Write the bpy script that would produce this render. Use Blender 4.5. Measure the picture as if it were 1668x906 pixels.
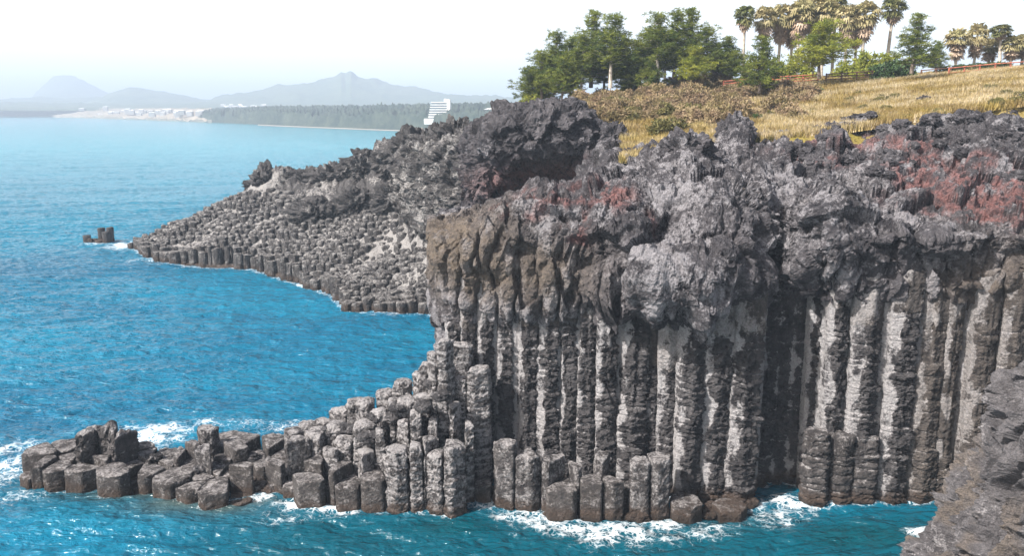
import bpy, math, random
import numpy as np
from mathutils import Vector

random.seed(7)
rng = np.random.default_rng(7)
SC = bpy.context.scene
for o in list(bpy.data.objects):
    bpy.data.objects.remove(o, do_unlink=True)
COL = SC.collection
R = math.radians

# ------------------------------------------------------------------ camera
H = 28.0
F = 1388.0
PITCH = math.atan((453 - 178) / F)
CT, ST = math.cos(PITCH), math.sin(PITCH)
cam = bpy.data.cameras.new('camera')
cam.sensor_width = 36
cam.lens = 36 * F / 1668
cam.clip_start = 0.5
cam.clip_end = 60000
camo = bpy.data.objects.new('camera', cam)
COL.objects.link(camo)
camo.location = (0, 0, H)
camo.rotation_euler = (math.pi / 2 - PITCH, 0, 0)
SC.camera = camo

# ------------------------------------------------------------------ light
SUN = np.array([-0.70, -0.44, 0.80]); SUN /= np.linalg.norm(SUN)
sun_el = math.asin(SUN[2]); sun_az = math.atan2(SUN[0], SUN[1])
w = bpy.data.worlds.new('World'); SC.world = w; w.use_nodes = True
nt = w.node_tree
sky = nt.nodes.new('ShaderNodeTexSky'); sky.sky_type = 'NISHITA'; sky.sun_disc = False
sky.sun_elevation = sun_el; sky.sun_rotation = sun_az
sky.altitude = 0; sky.air_density = 1.0; sky.dust_density = 7.0; sky.ozone_density = 1.5
bg = nt.nodes['Background']; bg.inputs[1].default_value = 0.074
tc = nt.nodes.new('ShaderNodeTexCoord'); sx = nt.nodes.new('ShaderNodeSeparateXYZ'); nt.links.new(tc.outputs['Generated'], sx.inputs[0])
mr = nt.nodes.new('ShaderNodeMapRange'); mr.inputs[1].default_value = .06; mr.inputs[2].default_value = .26; mr.inputs[3].default_value = .92; mr.inputs[4].default_value = 0.0; mr.interpolation_type = 'SMOOTHSTEP'; nt.links.new(sx.outputs[2], mr.inputs[0])
mxs = nt.nodes.new('ShaderNodeMix'); mxs.data_type = 'RGBA'; nt.links.new(mr.outputs[0], mxs.inputs[0]); nt.links.new(sky.outputs[0], mxs.inputs[6]); mxs.inputs[7].default_value = (12.2, 12.7, 12.9, 1)   # white summer haze low over the horizon
nt.links.new(mxs.outputs[2], bg.inputs[0])
sl = bpy.data.lights.new('sun', 'SUN'); sl.energy = 5.0; sl.angle = R(0.5); sl.color = (1, 0.965, 0.92)
so = bpy.data.objects.new('sun', sl); COL.objects.link(so)
so.rotation_euler = Vector(SUN.tolist()).to_track_quat('Z', 'Y').to_euler()
SC.view_settings.view_transform = 'Standard'
SC.view_settings.look = 'None'
SC.view_settings.exposure = 1.05
SC.view_settings.gamma = 1.0
SC.cycles.max_bounces = 6
SC.cycles.volume_bounces = 0
SC.cycles.transparent_max_bounces = 8

# ------------------------------------------------------------------ projection helpers
def ray(px, py):
    a = (px - 834) / F; b = -(py - 453) / F
    return np.array([a, CT + b * ST, -ST + b * CT])
def wz(px, py, z):
    d = ray(px, py); t = (H - z) / (-d[2]); return np.array([d[0] * t, d[1] * t, z])
def wY(px, py, Y):
    d = ray(px, py); t = Y / d[1]; return np.array([d[0] * t, Y, H + d[2] * t])
def zof(Y, py): return wY(834, py, Y)[2]

# ------------------------------------------------------------------ noise (numpy)
_g = np.random.default_rng(11).normal(size=(256, 3)); _g /= np.linalg.norm(_g, axis=1)[:, None]
def _h(ix, iy, iz, s):
    h = (ix * 374761393 + iy * 668265263 + iz * 2147483647 + s * 1274126177) & 0xffffffff
    h = ((h ^ (h >> 13)) * 1274126177) & 0xffffffff
    return h ^ (h >> 16)
def perlin(P, s=0):
    P = np.asarray(P, dtype=np.float64); f = np.floor(P); i = f.astype(np.int64); t = P - f
    u = t * t * t * (t * (t * 6 - 15) + 10)
    out = 0
    for dx in (0, 1):
        wx = u[:, 0] if dx else 1 - u[:, 0]
        for dy in (0, 1):
            wy = u[:, 1] if dy else 1 - u[:, 1]
            for dz in (0, 1):
                wz_ = u[:, 2] if dz else 1 - u[:, 2]
                g = _g[_h(i[:, 0] + dx, i[:, 1] + dy, i[:, 2] + dz, s) & 255]
                out = out + wx * wy * wz_ * (g[:, 0] * (t[:, 0] - dx) + g[:, 1] * (t[:, 1] - dy) + g[:, 2] * (t[:, 2] - dz))
    return out * 1.6
def fbm(P, o=4, s=0, g=.5):
    a = 1; r = 0; k = 1
    for n in range(o):
        r = r + a * perlin(P * k, s + n); a *= g; k *= 2.03
    return r
def ridged(P, o=4, s=0, g=.5):
    a = 1; r = 0; k = 1
    for n in range(o):
        r = r + a * (1 - 2 * np.abs(perlin(P * k, s + n))); a *= g; k *= 2.03
    return r
def worley(P, s=0):
    """returns F1, F2 and a random value of the nearest cell"""
    f = np.floor(P).astype(np.int64); F1 = np.full(len(P), 9.); F2 = np.full(len(P), 9.); cid = np.zeros(len(P))
    for dx in (-1, 0, 1):
        for dy in (-1, 0, 1):
            for dz in (-1, 0, 1):
                c = f + np.array([dx, dy, dz]); h = _h(c[:, 0], c[:, 1], c[:, 2], s)
                q = c + np.stack([(h & 255) / 255., ((h >> 8) & 255) / 255., ((h >> 16) & 255) / 255.], 1)
                d = np.linalg.norm(P - q, axis=1); m = d < F1
                F2 = np.where(m, F1, np.minimum(F2, d)); F1 = np.where(m, d, F1); cid = np.where(m, ((h >> 4) & 1023) / 1023., cid)
    return F1, F2, cid
def facet(P, scale, s=0, tilt=.6, off=.3, crack=.0):
    """fractured blocks: every cell is a tilted flat face, in metres"""
    sc = np.asarray(scale, float); Q = P / sc; f = np.floor(Q).astype(np.int64); F1 = np.full(len(P), 9.); F2 = np.full(len(P), 9.); dv = np.zeros((len(P), 3)); hh = np.zeros(len(P), np.int64)
    for dx in (-1, 0, 1):
        for dy in (-1, 0, 1):
            for dz in (-1, 0, 1):
                c = f + np.array([dx, dy, dz]); h = _h(c[:, 0], c[:, 1], c[:, 2], s); q = c + np.stack([(h & 255) / 255., ((h >> 8) & 255) / 255., ((h >> 16) & 255) / 255.], 1)
                v = Q - q; d = np.linalg.norm(v, axis=1); m = d < F1; F2 = np.where(m, F1, np.minimum(F2, d)); F1 = np.where(m, d, F1); dv[m] = v[m]; hh[m] = h[m]
    r = (dv * _g[(hh >> 5) & 255]).sum(1) * tilt + (((hh >> 9) & 255) / 255. - .5) * 2 * off
    if crack: r = r - crack * np.clip(1 - (F2 - F1) / .12, 0, 1)
    return r * float(np.mean(sc))
def sst(a, b, x):
    t = np.clip((x - a) / (b - a), 0, 1); return t * t * (3 - 2 * t)

# ------------------------------------------------------------------ mesh helpers
def mesh_np(name, V, faces, mat, attrs=None, smooth=True, parent=None, matidx=None):
    me = bpy.data.meshes.new(name)
    V = np.ascontiguousarray(V, dtype=np.float32)
    me.vertices.add(len(V)); me.vertices.foreach_set('co', V.ravel())
    if isinstance(faces, np.ndarray): faces = [faces]
    loops = np.concatenate([f.ravel() for f in faces]).astype(np.int32)
    tot = np.concatenate([np.full(len(f), f.shape[1]) for f in faces]).astype(np.int32)
    st = np.concatenate([[0], np.cumsum(tot)[:-1]]).astype(np.int32)
    me.loops.add(len(loops)); me.loops.foreach_set('vertex_index', loops)
    me.polygons.add(len(tot)); me.polygons.foreach_set('loop_start', st); me.polygons.foreach_set('loop_total', tot)
    me.polygons.foreach_set('use_smooth', np.full(len(tot), smooth))
    if attrs:
        for k, v in attrs.items():
            a = me.attributes.new(k, 'FLOAT', 'POINT'); a.data.foreach_set('value', np.ascontiguousarray(v, dtype=np.float32))
    me.update(calc_edges=True)
    for m in (mat if isinstance(mat, (list, tuple)) else [mat]): me.materials.append(m)
    if matidx is not None: me.polygons.foreach_set('material_index', np.asarray(matidx, dtype=np.int32))
    o = bpy.data.objects.new(name, me); COL.objects.link(o)
    if parent is not None: o.parent = parent
    return o
def grid_faces(n, m, wrap=False, off=0):
    i = np.arange(n - 1)[:, None]; j = np.arange(m if wrap else m - 1)[None, :]; j2 = (j + 1) % m
    return np.stack(np.broadcast_arrays(i * m + j, i * m + j2, (i + 1) * m + j2, (i + 1) * m + j), -1).reshape(-1, 4) + off
def grid_normals(P):
    a = np.gradient(P, axis=0); b = np.gradient(P, axis=1); n = np.cross(a, b)
    return n / (np.linalg.norm(n, axis=2)[..., None] + 1e-9)
def tag(o, label=None, cat=None, group=None, kind=None):
    if label: o['label'] = label
    if cat: o['category'] = cat
    if group: o['group'] = group
    if kind: o['kind'] = kind
    return o
def empty(name, loc, rz=0):
    o = bpy.data.objects.new(name, None); COL.objects.link(o); o.location = loc; o.rotation_euler = (0, 0, rz)
    o.empty_display_size = .3
    return o
def copy_tree(o):
    c = o.copy(); COL.objects.link(c)
    for ch in list(o.children):
        k = ch.copy(); COL.objects.link(k); k.parent = c
    return c
class MB:
    """collects polygons into one mesh"""
    def __init__(s): s.v = []; s.q = []; s.t = []; s.n = 0; s.c = []
    def add(s, V, Q=None, T=None, c=0.0):
        V = np.asarray(V, float); s.v.append(V)
        if Q is not None and len(Q): s.q.append(np.asarray(Q) + s.n)
        if T is not None and len(T): s.t.append(np.asarray(T) + s.n)
        s.c.append(np.full(len(V), c) if np.isscalar(c) else np.asarray(c)); s.n += len(V)
    def box(s, x0, x1, y0, y1, z0, z1, c=0.0):
        V = [(x, y, z) for z in (z0, z1) for y in (y0, y1) for x in (x0, x1)]
        s.add(V, [(0, 2, 3, 1), (4, 5, 7, 6), (0, 1, 5, 4), (2, 6, 7, 3), (0, 4, 6, 2), (1, 3, 7, 5)], c=c)
    def tube(s, pts, rad, n=7, c=0.0, cap=True):
        pts = np.asarray(pts, float); d = np.gradient(pts, axis=0); d /= np.linalg.norm(d, axis=1)[:, None] + 1e-9
        up = np.array([0.13, 0.97, 0.2]); rings = []
        for p, t, r in zip(pts, d, rad):
            a = np.cross(t, up); a /= np.linalg.norm(a) + 1e-9; b = np.cross(t, a)
            th = np.arange(n) / n * 2 * np.pi
            rings.append(p + r * (np.cos(th)[:, None] * a + np.sin(th)[:, None] * b))
        V = np.concatenate(rings); Q = grid_faces(len(pts), n, True)
        T = None
        if cap:
            V = np.concatenate([V, pts[-1:]]); k = len(V) - 1; b0 = (len(pts) - 1) * n
            T = [(b0 + i, b0 + (i + 1) % n, k) for i in range(n)]
        s.add(V, Q, T, c)
    def build(s, name, mat, parent=None, smooth=False):
        V = np.concatenate(s.v); f = []
        if s.q: f.append(np.concatenate(s.q))
        if s.t: f.append(np.concatenate(s.t))
        return mesh_np(name, V, f, mat, {'tone': np.concatenate(s.c)}, smooth, parent)

# ------------------------------------------------------------------ materials
def new_mat(name):
    m = bpy.data.materials.new(name); m.use_nodes = True; n = m.node_tree
    return m, n, n.nodes['Principled BSDF'], n.nodes, n.links
class NB:
    def __init__(s, nt): s.nt = nt; s.N = nt.nodes; s.L = nt.links; s._obj = None
    def pos(s, obj=False):
        if obj:
            t = s.N.new('ShaderNodeTexCoord'); return t.outputs['Object']
        g = s.N.new('ShaderNodeNewGeometry'); return g.outputs['Position']
    def noise(s, vec, scale, detail=4, rough=.55, dist=0.0, ntype=None):
        t = s.N.new('ShaderNodeTexNoise'); t.inputs['Scale'].default_value = scale; t.inputs['Detail'].default_value = detail
        t.inputs['Roughness'].default_value = rough; t.inputs['Distortion'].default_value = dist; s.L.new(vec, t.inputs['Vector'])
        return t.outputs['Fac']
    def vor(s, vec, scale, feature='F1'):
        t = s.N.new('ShaderNodeTexVoronoi'); t.feature = feature; t.inputs['Scale'].default_value = scale; s.L.new(vec, t.inputs['Vector'])
        return t.outputs['Distance']
    def mapr(s, val, a, b, c=0., d=1.):
        m = s.N.new('ShaderNodeMapRange'); m.inputs[1].default_value = a; m.inputs[2].default_value = b
        m.inputs[3].default_value = c; m.inputs[4].default_value = d; s.L.new(val, m.inputs[0]); return m.outputs[0]
    def mix(s, fac, a, b):
        m = s.N.new('ShaderNodeMix'); m.data_type = 'RGBA'
        if isinstance(fac, (int, float)): m.inputs[0].default_value = fac
        else: s.L.new(fac, m.inputs[0])
        for k, v in ((6, a), (7, b)):
            if isinstance(v, tuple): m.inputs[k].default_value = (*v, 1)
            else: s.L.new(v, m.inputs[k])
        return m.outputs[2]
    def math(s, op, a, b=0.0):
        m = s.N.new('ShaderNodeMath'); m.operation = op; m.use_clamp = False
        for k, v in ((0, a), (1, b)):
            if isinstance(v, (int, float)): m.inputs[k].default_value = v
            else: s.L.new(v, m.inputs[k])
        return m.outputs[0]
    def attr(s, name):
        a = s.N.new('ShaderNodeAttribute'); a.attribute_name = name; return a.outputs['Fac']
    def scale(s, vec, v):
        m = s.N.new('ShaderNodeMapping'); m.inputs['Scale'].default_value = v; s.L.new(vec, m.inputs['Vector']); return m.outputs[0]
    def bump(s, h, strength, dist, normal=None):
        b = s.N.new('ShaderNodeBump'); b.inputs['Strength'].default_value = strength; b.inputs['Distance'].default_value = dist
        s.L.new(h, b.inputs['Height'])
        if normal is not None: s.L.new(normal, b.inputs['Normal'])
        return b.outputs[0]

def rock_mat(name, dark=(.021, .019, .021), mid=(.098, .091, .093), pale=(.36, .343, .345), palebias=0.0, fscale=1.0):
    m, nt_, P, N, L = new_mat(name); b = NB(nt_); pos = b.pos()
    n1 = b.noise(pos, .35 * fscale, 5, .6); n2 = b.noise(pos, 1.6 * fscale, 5, .65); n3 = b.noise(pos, 6 * fscale, 4, .7)
    f = b.mapr(b.math('ADD', b.math('MULTIPLY', n1, .5), b.math('MULTIPLY', n2, .5)), .38, .62)
    col = b.mix(f, dark, mid)
    # patches of pale crust, and column tops brightened in the colour
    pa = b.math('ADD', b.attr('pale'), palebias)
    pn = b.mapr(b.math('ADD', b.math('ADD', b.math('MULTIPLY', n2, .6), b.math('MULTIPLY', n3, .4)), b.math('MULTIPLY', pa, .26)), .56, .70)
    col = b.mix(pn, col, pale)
    # brown skin
    br = b.math('MULTIPLY', b.attr('brown'), b.mapr(n2, .35, .6, .35, 1.))
    col = b.mix(br, col, (.15, .118, .09))
    rd = b.math('MULTIPLY', b.attr('red'), b.mapr(n2, .38, .58, .25, 1.))
    col = b.mix(rd, col, (.215, .10, .092))
    # darker, wet and algae-stained band at the tide line
    sp = N.new('ShaderNodeSeparateXYZ'); L.new(pos, sp.inputs[0])
    wetz = b.math('ADD', sp.outputs[2], b.math('MULTIPLY', b.math('SUBTRACT', n2, .5), 1.2))
    wet = b.mapr(wetz, 1.35, .75)
    col = b.mix(b.math('MULTIPLY', wet, .85), col, (.062, .04, .028))
    wet2 = b.mapr(wetz, .7, .25)
    col = b.mix(b.math('MULTIPLY', wet2, .85), col, (.028, .02, .015))
    # fine grain
    n4 = b.noise(pos, 15 * fscale, 3, .8); g = b.mapr(b.math('ADD', b.math('MULTIPLY', n3, .5), b.math('MULTIPLY', n4, .5)), .36, .64, .55, 1.4)
    mm = N.new('ShaderNodeVectorMath'); mm.operation = 'SCALE'; L.new(col, mm.inputs[0]); L.new(g, mm.inputs['Scale'])
    L.new(mm.outputs[0], P.inputs['Base Color'])
    L.new(b.mapr(wetz, .9, .2, .88, .45), P.inputs['Roughness'])
    P.inputs['Specular IOR Level'].default_value = .3
    h1 = b.noise(pos, 3.2 * fscale, 8, .78); h2 = b.vor(pos, 5.5 * fscale)
    h = b.math('ADD', h1, b.math('MULTIPLY', h2, .25))
    L.new(b.bump(h, 1.0, .42 / fscale), P.inputs['Normal'])
    return m
M_rock = rock_mat('basalt')
M_crust = rock_mat('rough_lava', dark=(.022, .020, .024), mid=(.112, .103, .110), pale=(.25, .238, .25), fscale=1.0)
M_far = rock_mat('far_basalt', dark=(.032, .029, .03), mid=(.105, .098, .097), pale=(.30, .285, .275), fscale=.7)
M_near = rock_mat('near_rock', dark=(.06, .055, .058), mid=(.155, .145, .15), pale=(.30, .285, .29), fscale=1.6)

def leaf_mat(name, c1, c2, c3=None, rough=.6, trans=.0):
    m, nt_, P, N, L = new_mat(name); b = NB(nt_); t = b.attr('tone')
    col = b.mix(b.mapr(t, 0, 1), c1, c2)
    n = b.noise(b.pos(), .5, 3)
    col = b.mix(b.mapr(n, .4, .65, 0, .55), col, c3 or c2)
    L.new(col, P.inputs['Base Color']); P.inputs['Roughness'].default_value = rough
    P.inputs['Specular IOR Level'].default_value = .25
    if trans:
        tr = N.new('ShaderNodeBsdfTranslucent'); L.new(col, tr.inputs[0]); mx = N.new('ShaderNodeMixShader'); mx.inputs[0].default_value = trans
        L.new(P.outputs[0], mx.inputs[1]); L.new(tr.outputs[0], mx.inputs[2]); L.new(mx.outputs[0], N['Material Output'].inputs[0])
    return m
M_pine = leaf_mat('pine_needles', (.035, .065, .015), (.23, .25, .04), (.12, .16, .025), trans=.35)
M_bright = leaf_mat('bright_leaves', (.10, .13, .018), (.33, .33, .045), (.22, .26, .03), trans=.3)
M_darkleaf = leaf_mat('dark_leaves', (.02, .045, .015), (.06, .10, .03), (.04, .08, .02), trans=.2)
M_palm = leaf_mat('palm_fronds', (.27, .22, .10), (.46, .39, .22), (.20, .21, .07), trans=.3)
M_palmg = leaf_mat('palm_fronds_green', (.07, .09, .03), (.16, .17, .05), (.2, .17, .07), trans=.3)
M_skirt = leaf_mat('dead_fronds', (.26, .18, .12), (.46, .35, .26), (.36, .27, .19))
M_brush = leaf_mat('dry_brush', (.10, .065, .04), (.40, .29, .18), (.20, .18, .06), trans=.2)
M_brushg = leaf_mat('olive_brush', (.07, .07, .025), (.20, .17, .06), (.12, .12, .035), trans=.2)
M_grass = leaf_mat('dry_grass', (.24, .17, .065), (.52, .41, .22), (.34, .26, .05), trans=.25)
M_straw = leaf_mat('straw', (.42, .33, .20), (.62, .53, .38), (.5, .38, .2), trans=.3)
def plain(name, col, rough=.7, nscale=3., var=.3):
    m, nt_, P, N, L = new_mat(name); b = NB(nt_); n = b.noise(b.pos(), nscale, 4)
    lo = tuple(c * (1 - var) for c in col); hi = tuple(min(1, c * (1 + var)) for c in col)
    L.new(b.mix(b.mapr(n, .35, .65), lo, hi), P.inputs['Base Color']); P.inputs['Roughness'].default_value = rough
    return m
M_bark = plain('bark', (.17, .13, .10)); M_barkpale = plain('pale_bark', (.42, .37, .31))
M_redwood = plain('red_stained_wood', (.38, .12, .07)); M_brownwood = plain('brown_wood', (.14, .07, .045))
M_white = plain('white_paint', (.80, .79, .76), var=.05); M_house = plain('weathered_render', (.30, .30, .30), nscale=.02, var=.25); M_glass = plain('window_band', (.12, .15, .18), .2)
M_pole = plain('grey_metal', (.62, .62, .6), .4)

# ground under the grass
def ground_mat():
    m, nt_, P, N, L = new_mat('dry_grass_ground'); b = NB(nt_); p = b.pos()
    n1 = b.noise(p, .12, 4); n2 = b.noise(p, .9, 5, .7); n3 = b.noise(p, 4, 4, .7)
    c = b.mix(b.mapr(n2, .38, .62), (.20, .14, .055), (.42, .32, .15))
    c = b.mix(b.mapr(n1, .5, .62, 0, .8), c, (.30, .25, .04))
    c = b.mix(b.mapr(n3, .5, .75, 0, .6), c, (.13, .09, .05))
    L.new(c, P.inputs['Base Color']); P.inputs['Roughness'].default_value = .95; P.inputs['Specular IOR Level'].default_value = .1
    L.new(b.bump(b.math('ADD', n2, n3), 1., .5), P.inputs['Normal'])
    return m
M_ground = ground_mat()

def sea_mat():
    m, nt_, P, N, L = new_mat('sea_water'); b = NB(nt_); p = b.pos()
    sp = N.new('ShaderNodeSeparateXYZ'); L.new(p, sp.inputs[0]); far_paling = b.mapr(sp.outputs[1], 120, 620); sh = b.attr('shallow'); n1 = b.noise(b.scale(p, (.012, .03, 1)), 1., 4, .6)
    col = b.mix(b.mapr(n1, .35, .65), (.0, .078, .15), (.0, .135, .225))
    col = b.mix(far_paling, col, (.01, .22, .29))  # distance paling painted into the water colour, lighter turquoise farther out
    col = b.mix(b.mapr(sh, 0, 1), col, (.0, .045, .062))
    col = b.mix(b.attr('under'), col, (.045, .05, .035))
    # foam: lacy veins whose coverage follows the attribute
    fm = b.attr('foam')
    ps = N.new('ShaderNodeVectorMath'); ps.operation = 'ADD'; L.new(p, ps.inputs[0])
    nd = N.new('ShaderNodeTexNoise'); nd.inputs['Scale'].default_value = .8; nd.inputs['Detail'].default_value = 3; L.new(p, nd.inputs['Vector'])
    sc = N.new('ShaderNodeVectorMath'); sc.operation = 'SCALE'; sc.inputs['Scale'].default_value = 1.8; L.new(nd.outputs['Color'], sc.inputs[0]); L.new(sc.outputs[0], ps.inputs[1])
    v1 = b.vor(b.scale(ps.outputs[0], (.8, 1., 1)), 1.1, 'DISTANCE_TO_EDGE'); v2 = b.vor(ps.outputs[0], 3.0, 'DISTANCE_TO_EDGE')
    n2 = b.noise(p, 1.3, 6, .75)
    lace = b.math('SUBTRACT', 1.0, b.math('MINIMUM', b.math('MULTIPLY', v1, 3.2), b.math('MULTIPLY', v2, 4.5)))
    s = b.math('ADD', b.math('MULTIPLY', lace, .62), b.math('MULTIPLY', n2, .8))
    s = b.math('ADD', s, b.math('MULTIPLY', fm, .85))
    fo = b.math('MULTIPLY', b.mapr(s, 1.22, 1.72), b.mapr(fm, .03, .22))
    col = b.mix(fo, col, (.80, .83, .85))
    L.new(col, P.inputs['Base Color'])
    L.new(b.mapr(fo, 0, 1, .12, .8), P.inputs['Roughness'])
    P.inputs['IOR'].default_value = 1.333
    P.inputs['Specular IOR Level'].default_value = .5
    q = b.scale(p, (.55, 1.0, 1.0))
    h1 = b.noise(q, .55, 3, .5, .6); h2 = b.noise(q, 1.7, 4, .6, .4)
    h = b.math('ADD', b.math('MULTIPLY', h1, .95), b.math('MULTIPLY', h2, .34))
    nrm = b.bump(h, 1.0, .95)
    L.new(nrm, P.inputs['Normal'])
    return m
M_sea = sea_mat()

# ------------------------------------------------------------------ prism / column builder
def clip_poly(poly, p, n):
    """keep the side where (x-p).n <= 0"""
    out = []
    for i in range(len(poly)):
        a = poly[i]; c = poly[(i + 1) % len(poly)]; da = (a - p) @ n; dc = (c - p) @ n
        if da <= 0: out.append(a)
        if da * dc < 0: out.append(a + (c - a) * da / (da - dc))
    return out
def hexagon(c, r, rot, jit=.0):
    th = rot + np.arange(6) / 6 * 2 * np.pi
    rr = r * (1 + jit * rng.uniform(-1, 1, 6))
    return [c + rr[i] * np.array([math.cos(th[i]), math.sin(th[i])]) for i in range(6)]
def sample_poly(poly, n, rnd):
    """n points round the polygon with corners rounded by rnd (0..1)"""
    poly = np.array(poly); L_ = np.linalg.norm(np.roll(poly, -1, 0) - poly, axis=1); c = np.concatenate([[0], np.cumsum(L_)])
    s = (np.arange(n) + .5) / n * c[-1]; i = np.clip(np.searchsorted(c, s, 'right') - 1, 0, len(poly) - 1); t = (s - c[i]) / L_[i]
    P = poly[i] * (1 - t)[:, None] + np.roll(poly, -1, 0)[i] * t[:, None]
    k = max(1, int(round(rnd * n / 12)))
    Q = sum(np.roll(P, d, 0) for d in range(-k, k + 1)) / (2 * k + 1)
    return Q
def prism(poly, z0, z1, n=28, dz=.25, rnd=.5, tilt=(0, 0), knob=0.0, rough=.05, dome=0.0, seed=0, topr=.1, pale=0.0, brown=0.0, seg=None, taper=0.0, lean=(0, 0), zsm=None, sides=0.0):
    """returns V, quads, tris, attrs of one basalt column with a shaped top"""
    rg = np.random.default_rng(seed)
    ring = sample_poly(poly, n, rnd); c = ring.mean(0)
    m = max(3, int((z1 - z0) / dz)); zz = np.linspace(z0, z1 - topr, m)
    rows = []
    for k, z in enumerate(zz):
        s = 1 - taper * (z - z0) / max(z1 - z0, .1)
        rows.append(np.column_stack([c + (ring - c) * s, np.full(n, z)]))
    last = rows[-1][:, :2]
    for s, dzz in ((.985, topr * .55), (.94, topr * .9), (.8, topr), (.6, topr), (.38, topr), (.16, topr)):
        rows.append(np.column_stack([c + (last - c) * s, np.full(n, z1 - topr + dzz) + dome * (1 - s * s)]))
    V = np.concatenate([np.array(rows).reshape(-1, 3), np.array([[c[0], c[1], z1 + dome]])])
    R0 = np.linalg.norm(ring - c, axis=1).mean()
    d = V[:, :2] - c; r = np.linalg.norm(d, axis=1)[:, None] + 1e-6; d = d / r; side = np.clip((r[:, 0] / R0 - .55) / .3, 0, 1)
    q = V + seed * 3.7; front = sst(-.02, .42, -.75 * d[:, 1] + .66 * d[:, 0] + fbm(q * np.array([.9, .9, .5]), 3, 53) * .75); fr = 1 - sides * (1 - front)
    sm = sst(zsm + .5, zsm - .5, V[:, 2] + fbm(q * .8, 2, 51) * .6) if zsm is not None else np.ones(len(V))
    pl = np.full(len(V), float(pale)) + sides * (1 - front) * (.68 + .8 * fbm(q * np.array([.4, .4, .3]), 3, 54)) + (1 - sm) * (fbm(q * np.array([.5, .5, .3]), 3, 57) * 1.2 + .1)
    if seg:
        js = [z0 - 1]
        while js[-1] < z1 + 2: js.append(js[-1] + rg.choice([rg.uniform(*seg), rg.uniform(seg[0], seg[0] * 1.5)]))
        js = np.array(js); zv = V[:, 2] + fbm(q * np.array([.9, .9, .6]), 3, 61) * .17; idx = np.clip(np.searchsorted(js, zv) - 1, 0, len(js) - 2)
        hseg = js[idx + 1] - js[idx]; u = (zv - js[idx]) / hseg; dist = np.minimum(u, 1 - u) * hseg
        off = rg.uniform(-1, 1, (len(js), 2)); sc_ = rg.uniform(-1, 1, len(js)); ks = rg.uniform(.3, 1.25, len(js)); groove = np.exp(-(dist / .055) ** 2)
        k_ = knob * (.12 + .88 * sm) * (.3 + .7 * fr)
        bul = (-groove * ks[idx] + sc_[idx] * .5 + (np.sqrt(np.clip(np.minimum(u, 1 - u) * 2, 0, 1)) - .6) * .5) * k_ * R0
        V[:, :2] += d * (bul * side)[:, None] + off[idx] * (k_ * .42 * side)[:, None]
        pl += groove * ks[idx] * (.9 if knob > .04 else .0) * sm - .3 * sm * (1 if knob > .08 else 0) * fr
    V[:, :2] += d * ((1 - sm) * .10 * side)[:, None]
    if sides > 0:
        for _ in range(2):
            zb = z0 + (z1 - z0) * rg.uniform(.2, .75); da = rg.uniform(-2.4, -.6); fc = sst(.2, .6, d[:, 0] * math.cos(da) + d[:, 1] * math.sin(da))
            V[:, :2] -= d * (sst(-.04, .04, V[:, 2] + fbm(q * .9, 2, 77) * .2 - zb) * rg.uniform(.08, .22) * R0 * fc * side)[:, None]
    hf = np.clip((V[:, 2] - z0) / max(z1 - z0, .1), 0, 1)
    V[:, 2] += hf * ((V[:, 0] - c[0]) * tilt[0] + (V[:, 1] - c[1]) * tilt[1])
    V[:, 0] += hf * lean[0] * (z1 - z0); V[:, 1] += hf * lean[1] * (z1 - z0)
    ra = rough * (.35 + .65 * sm) * fr
    nz = fbm(q * np.array([1, 1, 1.2]) * 1.1, 2, 5) * .7 + facet(q, (.55, .55, .42), 9, .75, .16) * 2.6 + (facet(q, (.25, .25, .18), 19, .8, .15) * 3.2 if n > 30 else 0) + .25 * fbm(q * 4, 2, 23)
    V[:, :2] += d * (nz * ra * side)[:, None]
    V[:, 2] += (hf > .8) * fbm(q * 1.3, 3, 21) * rough * .9
    V[:, 2] -= (hf > .82) * np.clip((r[:, 0] / R0 - .62) / .3, 0, 1) * np.maximum(0, fbm(q * 1.3, 3, 71, .6) - .02) * min(.6, R0 * .55) * (1 if n > 14 else .6) * (.35 if rough < .04 else 1)
    Q = grid_faces(len(rows), n, True); k = len(V) - 1; b0 = (len(rows) - 1) * n
    T = np.array([(b0 + i, b0 + (i + 1) % n, k) for i in range(n)])
    pl += sst(.85, 1., np.arange(len(V)) / len(V)) * 0 + np.where(np.arange(len(V)) >= m * n, .25, 0)  # tops painted paler, extra brightness put into the colour
    br = np.full(len(V), float(brown)); br = np.where(sm < .5, np.maximum(br, .35), br)
    return V, Q, T, {'pale': pl, 'brown': br}
def prism_obj(name, args, mat, parent=None):
    V, Q, T, A = args; o0 = V[:, :2].mean(0); base = np.array([o0[0], o0[1], V[:, 2].min()])
    o = mesh_np(name, V - base, [Q, T], mat, A, False, parent); o.location = base; return o
def voronoi_cells(S, rad, gap):
    S = np.asarray(S); out = []
    for i, s in enumerate(S):
        p = hexagon(s, rad[i], rng.uniform(0, 1.05), .07); d = np.linalg.norm(S - s, axis=1)
        for j in np.where((d < 2.4 * max(rad[i], rad.max())) & (d > 1e-6))[0]:
            wgt = rad[i] / (rad[i] + rad[j]); v = (S[j] - s); L_ = np.linalg.norm(v)
            p = clip_poly(p, s + v * wgt - v / L_ * gap, v / L_)
            if len(p) < 3: break
        out.append(p if len(p) >= 3 else None)
    return out

FOOT = []      # (x, y, r) of rock standing in the water, for the foam and the shallows

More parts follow.
